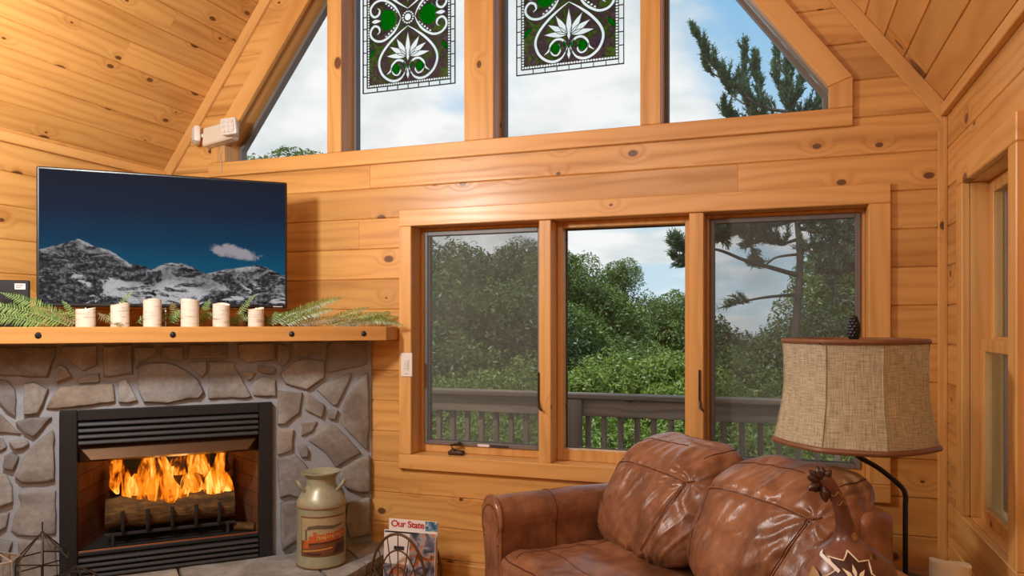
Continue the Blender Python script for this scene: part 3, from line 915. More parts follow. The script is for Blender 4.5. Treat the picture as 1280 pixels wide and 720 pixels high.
mb = MB(); mb.tube([(.42, .05, zb + .02), (.47, .06, zb - .02), (.50, .05, .05), (.49, .03, .02), (.46, .06, .006)], .004, 6); mb.build('power_cable', M['black_plastic'], tv)
# ------------------------------------------------------------------ black box at the left end
bx = empty('media_box', (-3.52, 2.62, SHZ), PI / 4, 'black electronics box with white sticker standing left of the television', 'box')
mb = MB(); mb.box(-.11, .088, -.0, .035, 0, .228, .004); mb.build('case', M['black_plastic'], bx, smooth=False)
mb = MB(); mb.box(.028, .072, -.0012, -.0002, .183, .211); mb.build('sticker', M['label_white'], bx, smooth=False)['label'] = 'white sticker with grey lines of print'
mb = MB()
for k in range(3): mb.box(.032, .066 - k * .006, -.0017, -.0013, .203 - k * .007, .206 - k * .007)
mb.build('sticker_print', M['ink'], bx, smooth=False)
# ------------------------------------------------------------------ birch candles
def birch_mat():
    t = NT('birch_bark_wax')
    P = t.obj(); R = t.n('ObjectInfo').outputs['Random']
    off = t.n('VectorMath', operation='ADD'); t.l(P, off.inputs[0]); t.l(t.comb(t.math('MULTIPLY', R, 9.0), R, t.math('MULTIPLY', R, 5.0)), off.inputs[1])
    mp = t.n('Mapping'); mp.inputs['Scale'].default_value = (14, 14, 90); t.l(off.outputs[0], mp.inputs[0])
    n = t.noise(mp.outputs[0], 1.0, 4, .6)
    c = t.mix(t.smooth(n, .5, .75), srgb(216, 208, 194), srgb(164, 148, 124))
    vo = t.n('TexVoronoi'); m2 = t.n('Mapping'); m2.inputs['Scale'].default_value = (20, 20, 26); t.l(off.outputs[0], m2.inputs[0]); t.l(m2.outputs[0], vo.inputs['Vector'])
    k = t.math('MULTIPLY', t.math('GREATER_THAN', t.xyz(vo.outputs['Color'])[0], .72), t.smooth(vo.outputs['Distance'], .12, .24, 1, 0))
    c = t.mix(t.math('MULTIPLY', k, .85), c, srgb(78, 62, 46))
    t.princ(c, .55, 0, t.bump(n, .2, .003), .4, Subsurface_Weight=.25, Subsurface_Scale=.02)
    return t.m
M['birch'] = birch_mat()
M['wax'] = plain('ivory_wax', srgb(222, 212, 194), .4, namt=.04, bump=.05)
M['led_flame'] = emit('flickering_led_flame', srgb(255, 236, 190), 1.6)
names = ['first from the left, short, with dark knots', 'second from the left, medium height', 'third from the left, tall, left of screen middle', 'fourth from the left, tall, right of screen middle', 'fifth from the left, medium height', 'rightmost and smallest, nearest the mantel end']
for k, (cx, yt, w) in enumerate([(107, 385, 24), (150, 379, 23), (190.5, 374, 22.5), (237.5, 373.5, 23), (276.5, 379, 21.5), (320, 385, 20.5)]):
    t_, z = on_face(cx, yt, .14)
    p = fpw @ Vector((t_, .14, SHZ))
    f = -p.x * SA + p.y * CA
    r = w / FPX * f / 2 * .93
    h = z - SHZ
    o = empty('pillar_candle', p, 0, 'ivory birch-bark pillar candle on the mantel, ' + names[k], 'candle', 'birch candles on the mantel')
    mb = MB()
    def top_(a): return h - .004 + .006 * math.sin(a * 1 + k * 1.3) + .003 * math.sin(2 * a + k)
    mb.surf(lambda u, v: (math.cos(v * 2 * PI) * r, math.sin(v * 2 * PI) * r, u * top_(v * 2 * PI)), 6, 30, cv=True)
    mb.poly([(math.cos(-v * 2 * PI / 30) * r, math.sin(-v * 2 * PI / 30) * r, 0) for v in range(30)])
    mb.build('bark_side', M['birch'], o)
    mb = MB()
    mb.surf(lambda u, v: (math.cos(v * 2 * PI) * r * (1 - u), math.sin(v * 2 * PI) * r * (1 - u), top_(v * 2 * PI) * (1 - u) + u * (h - .03) + (-.010 * math.sin(u * PI))), 9, 30, cv=True)
    mb.build('wax_top', M['wax'], o)
    mb = MB(); mb.lathe([(0, 0), (.006, .004), (.008, .012), (.004, .026), (0, .034)], (0, 0, h - .03), 10, False); mb.build('led_flame', M['led_flame'], o)
# ------------------------------------------------------------------ fern garland
def leaf_mat(name, a, b, rough=.5, transl=.25, var=.25):
    t = NT(name)
    R = t.island()
    n = t.noise(t.obj(), 3.0, 3)
    c = t.mix(t.math('MULTIPLY_ADD', R, .65, t.math('MULTIPLY', n, .35)), a, b)
    br = t.math('MULTIPLY_ADD', t.math('FRACT', t.math('MULTIPLY', R, 13.7)), var * 2, 1 - var)
    c = t.mix(1.0, c, t.comb(br, br, br), 'MULTIPLY')
    d = t.n('BsdfDiffuse'); t.l(c, d.inputs[0])
    tl = t.n('BsdfTranslucent'); t.l(c, tl.inputs[0])
    mx = t.n('MixShader'); mx.inputs[0].default_value = transl; t.l(d.outputs[0], mx.inputs[1]); t.l(tl.outputs[0], mx.inputs[2])
    gl = t.n('BsdfGlossy'); gl.inputs['Roughness'].default_value = rough
    m2 = t.n('MixShader'); m2.inputs[0].default_value = .05; t.l(mx.outputs[0], m2.inputs[1]); t.l(gl.outputs[0], m2.inputs[2])
    t.l(m2.outputs[0], t.out.inputs[0])
    return t.m
M['fern'] = leaf_mat('green_fern_leaf', srgb(74, 112, 52), srgb(158, 186, 108), .4)
M['fern_dry'] = leaf_mat('browned_fern_leaf', srgb(110, 104, 62), srgb(160, 150, 100), .5)
gl_ = empty('fern_garland', fpw @ Vector((.9, .12, SHZ)), 0, 'green artificial fern garland trailing along the mantel behind the candles', 'garland')
grn = random.Random(3)
def frond(base, tip, wid, sag=.03, mat='fern'):
    base, tip = Vector(base), Vector(tip)
    d = tip - base; L = d.length
    side = d.cross(Vector((.5, -.6, .62))).normalized()
    nrm = side.cross(d).normalized()
    mb = MB()
    cur = lambda s: base + d * s + Vector((0, 0, 1)) * (sag * 4 * s * (1 - s))
    mb.tube([cur(s / 8) for s in range(9)], [.0025 * (1 - s / 10) for s in range(9)], 5)
    n = max(9, int(L / .0115))
    for k in range(n):
        s = .08 + .92 * k / (n - 1)
        w = wid * (math.sin(PI * min(1, .22 + s * .80)) ** .8) + .004
        p = cur(s)
        for sg in (-1, 1):
            dd = (side * sg + d.normalized() * (.45 + grn.uniform(-.1, .1)) + nrm * grn.uniform(-.25, .15)).normalized()
            ww = w * grn.uniform(.85, 1.1)
            e = p + dd * ww - Vector((0, 0, ww * .15))
            m = p + dd * ww * .45
            b = d.normalized() * .0042
            f = nrm * .0015
            mb.bm.faces.new([mb.bm.verts.new(v) for v in (p - b * .5, m - b + f, e)])
            mb.bm.faces.new([mb.bm.verts.new(v) for v in (p - b * .5, e, m + b + f, p + b * .5)])
    o = mb.build('frond', M[mat], None, smooth=False, fix=False)
    o.parent = gl_
    o.matrix_parent_inverse = Matrix.Translation(-gl_.location)
    return o
def fpt(px, py, n):
    t_, z = on_face(px, py, n)
    p = fpw @ Vector((t_, n, z))
    return p
for (b, t_, w, sag, n0, n1) in [
    ((95, 408), (2, 366), .050, .015, .10, .06), ((84, 410), (-30, 380), .050, .02, .17, .16), ((60, 411), (-40, 398), .045, .02, .2, .21), ((30, 409), (88, 392), .04, .02, .06, .10), ((98, 409), (30, 393), .045, .02, .14, .16),
    ((100, 405), (78, 376), .022, .005, .06, .04), ((118, 392), (146, 407), .024, .01, .08, .13), ((138, 400), (158, 413), .02, .01, .14, .235),
    ((132, 404), (166, 364), .020, .01, .05, .03), ((170, 404), (205, 386), .03, .01, .05, .06), ((178, 405), (222, 396), .035, .015, .05, .05), ((222, 405), (215, 378), .028, .008, .04, .03), ((212, 404), (230, 388), .03, .01, .05, .05),
    ((250, 405), (262, 374), .026, .008, .04, .03), ((246, 404), (268, 392), .03, .01, .05, .05), ((290, 406), (319, 368), .022, .01, .05, .03), ((285, 405), (315, 396), .034, .012, .05, .06), ((300, 405), (268, 392), .03, .01, .05, .05),
    ((335, 407), (372, 390), .03, .015, .1, .1), ((340, 408), (428, 372), .046, .02, .10, .07), ((352, 408), (418, 386), .044, .015, .14, .13), ((365, 408), (432, 398), .036, .012, .17, .16), ((333, 404), (352, 392), .03, .01, .1, .1),
    ((400, 407), (462, 384), .032, .012, .12, .1), ((410, 408), (478, 391), .036, .012, .15, .14), ((420, 408), (470, 402), .034, .01, .2, .2), ((428, 408), (508, 408), .034, .032, .16, .24), ((430, 406), (500, 396), .030, .014, .13, .12), ((448, 405), (496, 388), .022, .01, .1, .07),
]:
    P0, P1 = fpt(b[0], b[1], n0), fpt(t_[0], t_[1], n1)
    P0.z = max(P0.z, SHZ + .008)
    frond(P0, P1, w, sag, 'fern' if grn.random() < .8 else 'fern_dry')
# ------------------------------------------------------------------ white switch on the window casing
sw = empty('light_switch', (-2.013, YC, 1.147), 0, 'white wall control with slider on the left window casing', 'switch')
mb = MB(); mb.box(-.036, .036, -.007, 0, 0, .137, .003); mb.build('plate', M['white_plastic'], sw, smooth=False)
M['grey_plastic'] = plain('pale_grey_plastic', srgb(176, 172, 166), .45, bump=0)
mb = MB(); mb.box(-.018, .018, -.010, -.0071, .036, .102, .002); mb.build('rocker', M['white_plastic'], sw, smooth=False)
mb = MB(); mb.box(.008, .013, -.012, -.0101, .042, .096, .001)
for k in range(4): mb.box(-.010, .002, -.011, -.0101, .046 + k * .013, .050 + k * .013)
mb.box(-.012, .012, -.008, -.0071, .014, .019)
mb.build('slider', M['grey_plastic'], sw, smooth=False)
# ------------------------------------------------------------------ emergency light
em = empty('emergency_light', (-3.30, YC + .0005, 2.565), 0, 'white twin-head emergency light high on the wall by the gable window', 'emergency light')
mb = MB(); mb.prism([(-.115, .0), (.115, .035), (.125, .15), (-.105, .115)], lambda a, b, h: (a, h, b), -.075, .0, .008); mb.build('housing', M['cream_plastic'], em, smooth=False)
M['lens'] = plain('clear_led_lens', srgb(205, 200, 196), .25, nscale=8, bump=.2)
for x, y, z, ry, rzz in ((-.165, -.06, .075, -.15, -.75), (.135, -.115, .092, -.1, .22)):
    T = Matrix.Translation((x, y, z)) @ Matrix.Rotation(rzz, 4, 'Z') @ Matrix.Rotation(ry, 4, 'Y')
    mb = MB(); mb.T = T; mb.box(-.05, .05, -.02, .02, -.052, .052, .012, 2)
    mb.T = None; mb.tube([(x, y, z), (x * .6, -.04, z * .5 + .035)], .014, 10)
    h = mb.build('lamp_head', M['white_plastic'], em)
    mb = MB(); mb.T = T
    mb.box(-.040, .040, -.024, -.0185, -.042, .042, .004)
    for i in range(3):
        for j in range(3): mb.ball((-.026 + i * .026, -.025, -.026 + j * .026), .009, 8, (1, .5, 1))
    mb.build('lens', M['lens'], h)
mb = MB(); mb.tube([(-.015, -.004, .01), (-.02, -.005, -.03), (-.035, -.005, -.06), (-.02, -.006, -.09), (-.018, -.006, -.15)], .003, 6); mb.build('wire', M['grey_plastic'], em)

# ================================================================== STAINED GLASS PANELS
def stained_mat():
    t = NT('dark_textured_art_glass')
    P = t.obj()
    n = t.noise(P, 16, 4, .6, 1.5); n2 = t.noise(P, 55, 4, .6, 1.0)
    c = t.ramp(n, [(.30, (.24, .17, .38, 1)), (.42, (.36, .27, .30, 1)), (.49, (.28, .22, .25, 1)), (.55, (.20, .36, .07, 1)), (.61, (.32, .58, .08, 1)), (.68, (.32, .23, .24, 1))])
    c = t.mix(t.smooth(n2, .45, .7, 0, .6), c, (.60, .52, .54, 1))
    tr = t.n('BsdfTransparent'); t.l(c, tr.inputs[0])
    tl = t.n('BsdfTranslucent'); t.l(c, tl.inputs[0])
    mx = t.n('MixShader'); mx.inputs[0].default_value = .25; t.l(tr.outputs[0], mx.inputs[1]); t.l(tl.outputs[0], mx.inputs[2])
    gl = t.n('BsdfGlossy'); gl.inputs['Roughness'].default_value = .15
    m2 = t.n('MixShader'); m2.inputs[0].default_value = .03; t.l(mx.outputs[0], m2.inputs[1]); t.l(gl.outputs[0], m2.inputs[2])
    t.l(m2.outputs[0], t.out.inputs[0])
    return t.m
def art_glass(name, col, trans):
    t = NT(name)
    tr = t.n('BsdfTransparent'); tr.inputs[0].default_value = col
    tl = t.n('BsdfTranslucent'); tl.inputs[0].default_value = col
    mx = t.n('MixShader'); mx.inputs[0].default_value = 1 - trans; t.l(tr.outputs[0], mx.inputs[1]); t.l(tl.outputs[0], mx.inputs[2])
    t.l(mx.outputs[0], t.out.inputs[0])
    return t.m
M['stained'] = stained_mat()
M['white_glass'] = art_glass('white_bevelled_glass', (.98, 1, 1, 1), .95)
M['green_glass'] = art_glass('green_art_glass', (.03, .40, .05, 1), .8)
M['lead'] = plain('lead_came', srgb(34, 32, 46), .5, .4, bump=0)
def catmull(pts, n=8):
    out = []
    P = [Vector((*p, 0)) if len(p) == 2 else Vector(p) for p in pts]
    for i in range(len(P) - 1):
        p0, p1, p2, p3 = P[max(i - 1, 0)], P[i], P[i + 1], P[min(i + 2, len(P) - 1)]
        for k in range(n):
            s = k / n
            out.append(.5 * ((2 * p1) + (-p0 + p2) * s + (2 * p0 - 5 * p1 + 4 * p2 - p3) * s * s + (-p0 + 3 * p1 - 3 * p2 + p3) * s ** 3))
    out.append(P[-1])
    return out
def stained_panel(loc, label):
    W, H = .61, .85
    root = empty('stained_glass_panel', loc, 0, label, 'stained glass panel', 'stained glass panels hanging in the gable window')
    cut = []
    # clear border of bevelled strips
    mb, ld = MB(), MB()
    nx, nz = 8, 11
    for k in range(nx):
        x0, x1 = -W / 2 + .03 + k * (W - .06) / nx, -W / 2 + .03 + (k + 1) * (W - .06) / nx
        for za in (.003, H - .029):
            mb.box(x0 + .001, x1 - .001, .004, .008, za, za + .026)
            ld.box(x1 - .0015, x1 + .0015, .002, .010, za - .002, za + .028)
    for k in range(nz):
        z0_, z1_ = .03 + k * (H - .06) / nz, .03 + (k + 1) * (H - .06) / nz
        for xa in (-W / 2 + .003, W / 2 - .029):
            mb.box(xa, xa + .026, .004, .008, z0_ + .001, z1_ - .001)
            ld.box(xa - .002, xa + .028, .002, .010, z1_ - .0015, z1_ + .0015)
    for sx in (-1, 1):
        for za in (.003, H - .029): mb.box(sx * (W / 2 - .016) - .0125, sx * (W / 2 - .016) + .0125, .004, .008, za, za + .026)
    mb.build('border_strips', M['white_glass'], root, smooth=False)['label'] = 'clear bevelled border strips'
    def fr(e, w):
        ld.box(-W / 2 + e, W / 2 - e, .001, .011, e, e + w); ld.box(-W / 2 + e, W / 2 - e, .001, .011, H - e - w, H - e)
        ld.box(-W / 2 + e, -W / 2 + e + w, .001, .011, e, H - e); ld.box(W / 2 - e - w, W / 2 - e, .001, .011, e, H - e)
    fr(0, .004); fr(.0285, .003)
    # bead rows
    bd = MB()
    def bead(x, z, r):
        bd.ball((x, .003, z), r, 8, (1, .5, 1)); cut.append([(x + math.cos(a * PI / 6) * r * .9, z + math.sin(a * PI / 6) * r * .9) for a in range(12)])
    xs = [-W / 2 + .039 + k * (W - .078) / 34 for k in range(35)]
    zs = [.039 + k * (H - .078) / 49 for k in range(50)]
    for x in xs:
        for z in (.039, H - .039): bead(x, z, .0066)
    for z in zs[1:-1]:
        for x in (xs[0], xs[-1]): bead(x, z, .0066)
    wh, gn = MB(), 'green'
    def green(pts):
        p = [(v.x, v.y) if hasattr(v, 'x') else v for v in pts]
        cut.append(p)
        g_ = MB(); g_.prism(p, lambda a, b, h: (a, h, b), .0012, .006); g_.build('green_glass_piece', M['green_glass'], root, smooth=False)
    def ribbon(pts, w, mbx=None, lead=True):
        c = catmull(pts, 7)
        n = len(c)
        L, R_ = [], []
        for i, p in enumerate(c):
            d = (c[min(i + 1, n - 1)] - c[max(i - 1, 0)]).normalized()
            s = Vector((-d.y, d.x, 0))
            e = min(1, .35 + 4 * min(i, n - 1 - i) / n) if n > 12 else 1
            L.append(p + s * w * e); R_.append(p - s * w * e)
        for i in range(n - 1):
            gap = .0 if i % 9 else .0015
            q = [L[i].lerp(L[i + 1], .12 if gap else 0), L[i + 1], R_[i + 1], R_[i].lerp(R_[i + 1], .12 if gap else 0)]
            cut.append([(v.x, v.y) for v in q]); (mbx or wh).prism([(v.x, v.y) for v in q], lambda a, b, h: (a, h, b), .0005, .006)
        if lead:
            for S_ in (L, R_): ld.tube([(v.x, .0028, v.y) for v in S_], .0021, 4)
    def petal(p0, p1, w, mbx=None):
        p0, p1 = Vector((*p0, 0)), Vector((*p1, 0))
        d = p1 - p0; s = Vector((-d.y, d.x, 0)).normalized()
        pts = [p0 + d * u + s * w * math.sin(PI * u ** .8) for u in [k / 10 for k in range(11)]] + [p0 + d * u - s * w * math.sin(PI * u ** .8) for u in [1 - k / 10 for k in range(1, 10)]]
        cut.append([(v.x, v.y) for v in pts]); mm = mbx if mbx else wh; (mm.prism([(v.x, v.y) for v in pts], lambda a, b, h: (a, h, b), .0002, .006) if mm is wh else green(pts))
        ld.tube([(v.x, .0028, v.y) for v in pts], .0018, 4, closed=True)
    for up in (False, True):
        fz = (lambda z: H - z) if up else (lambda z: z)
        for sx in (-1, 1):
            q = lambda pts: [(x * sx, fz(z)) for x, z in pts]
            ribbon(q([(0, .374), (-.06, .335), (-.125, .282), (-.175, .222), (-.192, .165), (-.172, .105), (-.128, .066), (-.082, .055), (-.04, .072), (-.012, .115)]), .0092)
            ribbon(q([(-.013, .09), (-.014, .13), (-.035, .168), (-.072, .175), (-.102, .152), (-.112, .120), (-.14, .098)]), .0085)
            ribbon(q([(-.108, .135), (-.095, .098), (-.068, .088), (-.05, .108), (-.056, .13)]), .0065)
            ribbon(q([(-.046, .425), (-.064, .385), (-.10, .34), (-.16, .305), (-.212, .308), (-.246, .338), (-.248, .372), (-.225, .397), (-.196, .388), (-.188, .362), (-.204, .346)]), .0088)
            if not up: petal((-.244 * sx, .425), (-.176 * sx, .425), .013)
            c = [(-.078 * sx + .028 * math.cos(a * PI / 8), fz(.128) + .028 * math.sin(a * PI / 8)) for a in range(16)]
            green(c)
            petal(((-.014) * sx, fz(.12)), (-.03 * sx, fz(.165)), .008, gn)
            if not up: 
                green([(x * sx, z) for x, z in [(-.075, .425), (-.10, .475), (-.15, .49), (-.185, .455), (-.175, .425), (-.185, .395), (-.15, .36), (-.10, .375)]])
            petal((-.22 * sx, fz(.26)), (-.262 * sx, fz(.20)), .012, gn)
            for k in range(6):
                x, z = -.045 - k * .0175, .383 - k * .0145
                bead(x * sx - .012 * sx, fz(z + .016), .0068)
            for x, z, w in ((-.075, .306, .017), (-.122, .263, .017), (-.145, .208, .016)):
                petal((-.008 * sx, fz(.196)), (x * sx, fz(z)), w)
        petal((0, fz(.165)), (0, fz(.338)), .0165)
        petal((0, fz(.126)), (0, fz(.058)), .012)
    wh.prism([(.021 * math.cos(a * PI / 10), .425 + .021 * math.sin(a * PI / 10)) for a in range(20)], lambda a, b, h: (a, h, b), .0, .006)
    ld.tube([(.022 * math.cos(a * PI / 10), .0028, .425 + .022 * math.sin(a * PI / 10)) for a in range(20)], .002, 4, closed=True)
    for a in range(14): bead(.034 * math.cos(a * PI / 7), .425 + .034 * math.sin(a * PI / 7), .006)
    cut.append([(.021 * math.cos(a * PI / 10), .425 + .021 * math.sin(a * PI / 10)) for a in range(20)])
    # the dark glass is cut round every piece, as in a leaded panel
    st = .0024
    X0_, Z0_ = -W / 2 + .031, .031
    nx_, nz_ = int((W - .062) / st), int((H - .062) / st)
    free = [[True] * nx_ for _ in range(nz_)]
    for pl in cut:
        zs_ = [p[1] for p in pl]
        for j in range(max(0, int((min(zs_) - Z0_) / st)), min(nz_, int((max(zs_) - Z0_) / st) + 2)):
            z = Z0_ + (j + .5) * st
            xsn = []
            for (ax, az), (bx_, bz) in zip(pl, pl[1:] + pl[:1]):
                if (az <= z) != (bz <= z): xsn.append(ax + (bx_ - ax) * (z - az) / (bz - az))
            xsn.sort()
            for xa, xb in zip(xsn[::2], xsn[1::2]):
                for i in range(max(0, int((xa - X0_) / st)), min(nx_, int((xb - X0_) / st) + 1)): free[j][i] = False
    mb = MB()
    for j in range(nz_):
        i = 0
        while i < nx_:
            if free[j][i]:
                k = i
                while k < nx_ and free[j][k]: k += 1
                mb.box(X0_ + i * st, X0_ + k * st, .003, .006, Z0_ + j * st, Z0_ + (j + 1) * st)
                i = k
            else: i += 1
    mb.build('backing_glass', M['stained'], root, smooth=False)
    wh.build('white_glass_pieces', M['white_glass'], root, smooth=False)['label'] = 'white glass lotus petals and scrolls'
    b = bd.build('glass_beads', M['white_glass'], root); b['kind'] = 'stuff'
    ld.build('lead_came', M['lead'], root, smooth=False)
    for sx in (-1, 1):
        ch = MB(); ch.tube([(sx * .25, .006, H), (sx * .25, .006, H + .14)], .0015, 5); ch.build('hanging_wire', M['lead'], root)
stained_panel((-2.066, 3.985, 2.842), 'stained glass panel in the gable window bay nearer the fireplace')
stained_panel((-1.082, 3.985, 2.842), 'stained glass panel in the gable window bay right of the centre mullion')
# ================================================================== LEATHER SOFA
def leather_mat(name, seedv=0.0, creasev=1.0):
    t = NT(name)
    P = t.obj()
    n1 = t.noise(P, 3.5, 4, .6, .6); n2 = t.noise(P, 11, 5, .6, .8); gr = t.noise(P, 260, 3, .5)
    mp = t.n('Mapping'); mp.inputs['Rotation'].default_value = (.2, .75, .3); mp.inputs['Scale'].default_value = (30, 12, 6.5); t.l(P, mp.inputs[0])
    w = t.noise(mp.outputs[0], 1.0, 4, .6, .8)
    c = t.ramp(t.math('MULTIPLY_ADD', n1, .6, t.math('MULTIPLY', n2, .4)), [(.3, srgb(86, 56, 40)), (.5, srgb(130, 87, 61)), (.7, srgb(168, 120, 86))])
    c = t.mix(t.smooth(w, .5, .75, 0, .4), c, srgb(174, 128, 96))
    h = t.math('MULTIPLY_ADD', w, creasev, t.math('MULTIPLY_ADD', n2, .5, t.math('MULTIPLY', gr, .05)))
    t.princ(c, t.math('MULTIPLY_ADD', n2, .16, .25), 0, t.bump(h, .20, .012), .5)
    return t.m
M['leather'] = leather_mat('brown_leather')
M['leather_smooth'] = leather_mat('brown_leather_taut', creasev=.25)
M['piping'] = plain('dark_leather_piping', srgb(84, 42, 26), .4, bump=0)
M['stitch'] = plain('tan_stitching', srgb(190, 140, 98), .6, bump=0)
M['brass'] = plain('antique_brass_nailhead', srgb(150, 112, 70), .3, .9, bump=0)
M['dark_wood'] = plain('dark_turned_wood', srgb(52, 30, 20), .4)
SF_LOC, SF_RZ = (-1.18, 3.08, 0), math.radians(-45)
sofa = empty('leather_loveseat', SF_LOC, SF_RZ, 'brown leather two-seat sofa with rolled arms set diagonally before the windows', 'sofa')
WS = 1.44                               # where the right arm's centre line runs
W0, WM, W1 = .095, .715, 1.335
def sbox(name, mat, bx, bev=.02, seg=3):
    mb = MB(); mb.box(*bx, bev, seg); return mb.build(name, mat, sofa)
sbox('base_frame', M['leather_smooth'], (-.03, WS + .02, .01, .80, .09, .31), .015)
sbox('back_frame', M['leather_smooth'], (.02, 1.372, .66, .815, .30, .855), .045, 4)
for w, d in ((.0, .06), (1.42, .06), (.05, .74), (1.36, .74)):
    mb = MB(); mb.lathe([(.018, 0), (.03, .03), (.026, .07), (.034, .089)], (w, d, 0), 14); mb.build('leg', M['dark_wood'], sofa)
def arm_profile(sg, cx):
    pts = [(.098, .30), (.094, .46)]
    for k in range(15):
        a = math.radians(-25 + k * 17)
        pts.append((.002 + math.cos(a) * .098, .598 + math.sin(a) * .097))
    pts += [(-.072, .50), (-.052, .42), (-.050, .095), (.09, .095)]
    return [(cx + sg * x, z) for x, z in pts]
def arm(sg, cx, d0, d1):
    pr = arm_profile(sg, cx)
    mb = MB()
    def f(u, v):
        k = v * len(pr)
        a, b = pr[int(k) % len(pr)], pr[(int(k) + 1) % len(pr)]
        s = k - int(k)
        x, z = a[0] + (b[0] - a[0]) * s, a[1] + (b[1] - a[1]) * s
        d = d0 + (d1 - d0) * u
        n = noise.noise((x * 6, d * 5, z * 6)) * .004
        return (x + n, d, z + n * 1.3 + .006 * math.sin(u * PI))
    nv = len(pr) * 2
    mb.surf(f, 24, nv, cv=True)
    a_ = mb.build('arm', M['leather_smooth'], sofa, ang=60)
    # front panel, its piping and its row of nailheads
    c = Vector((cx + sg * .01, .45))
    inn = [(c.x + (p[0] - c.x) * .985, c.y + (p[1] - c.y) * .985) for p in pr]
    mb = MB(); mb.prism(inn, lambda a, b, h: (a, h, b), d0 - .014, d0 + .004, .004); mb.build('arm_front', M['leather_smooth'], a_)
    loop = [Vector((p[0], d0 - .004, p[1])) for p in pr]
    mb = MB(); mb.tube(catmull([tuple(p) for p in loop[:-1]], 4), .0085, 8); mb.build('piping', M['leather_smooth'], a_)
    mb = MB()
    for k in range(1, len(pr) - 4):
        for s in (0, .5):
            p = Vector(pr[k]).lerp(Vector(pr[k + 1]), s)
            q = c + (p - c) * .86
            mb.ball((q.x, d0 - .015, q.y), .0055, 7, (1, .6, 1))
    mb.build('nailheads', M['brass'], a_)['kind'] = 'stuff'
    # stitched seam over the roll
    mb = MB(); mb.tube([f(.37, k / 60) for k in range(2, 44)], .0028, 6); mb.build('seam', M['piping'], a_)
    return a_
arm(1, 0.0, 0.0, .72)
arm(-1, WS, 0.0, .72)
def pillow(c, half, exps, disp, nsub=44):
    """rounded cushion: |x|^a+|z|^b+|y|^c = 1 sampled on a cube, with soft creases"""
    bm = bmesh.new()
    bmesh.ops.create_cube(bm, size=2)
    bmesh.ops.subdivide_edges(bm, edges=bm.edges[:], cuts=nsub, use_grid_fill=True)
    for v in bm.verts:
        v.co = surf_pt(v.co, c, half, exps, disp)
    return bm
def surf_pt(p, c, half, exps, disp, lift=0.0):
    a, e = exps
    A = abs(p.x) ** a + abs(p.z) ** a
    Bq = abs(p.y) ** e
    lo, hi = .3, 2.0
    for _ in range(26):
        s = (lo + hi) / 2
        if s ** a * A + s ** e * Bq > 1: hi = s
        else: lo = s
    n = p * s
    return disp(n, Vector((c[0] + n.x * half[0], c[1] + n.y * half[1], c[2] + n.z * half[2])), lift)
def back_disp(seed, sgn):
    def d(n, q, lift):
        front = max(0, -n.y)
        # fuller at the bottom and leaning back
        z = n.z
        q = q.copy()
        q.y += (.105 * (z + .1)) + .03 * max(0, z) ** 2 - .03 * front * (1 - z * z)
        q.z -= .020 * abs(n.x) ** 3 * max(0, z) + .012 * max(0, z) * n.y * -1
        # creases that run in from the tufted seam
        cx, cz = n.x - .76 * sgn, n.z - .5
        r = math.hypot(cx, cz) + .05
        an = math.atan2(cz, cx)
        cr = math.sin(an * 9 + 5 * noise.noise((n.x * 2, n.z * 2, seed))) * math.exp(-((r - .40) / .40) ** 2) * .0055
        al, ac = n.x * .55 + n.z * .83, n.x * .83 - n.z * .55
        rid = (1 - abs(noise.noise((ac * 4.2 + .8 * al, al * 1.1, seed + 3)))) ** 5 * .009 - .5 * (1 - abs(noise.noise((ac * 7.5 + al, al * 1.6, seed + 9)))) ** 8 * .008
        lum = noise.noise((n.x * 1.7 + seed, n.y * 1.7, n.z * 1.7)) * .014 + noise.noise((n.x * 4 + seed, n.y * 4, n.z * 4)) * .004
        # pulled in along the sewn seams
        g = math.exp(-((n.z - .56) / .05) ** 2) * .008 + math.exp(-((n.x - .76 + .30 * (.53 - n.z)) / .05) ** 2) * (1 if n.z < .55 else 0) * .008
        dirn = Vector((n.x * .3, n.y, n.z * .5)).normalized()
        q += dirn * (cr * front + rid * (.3 + front) + lum - g * front + lift)
        return q
    return d
def seat_disp(seed):
    def d(n, q, lift):
        q = q.copy()
        top = max(0, n.z)
        lum = noise.noise((n.x * 2 + seed, n.y * 2, n.z * 2)) * .010 + noise.noise((n.x * 5, n.y * 5 + seed, n.z)) * .004
        q.z += lum * (.4 + top) + .012 * top * (1 - n.x * n.x)
        q += Vector((n.x, n.y, n.z)).normalized() * lift
        return q
    return d
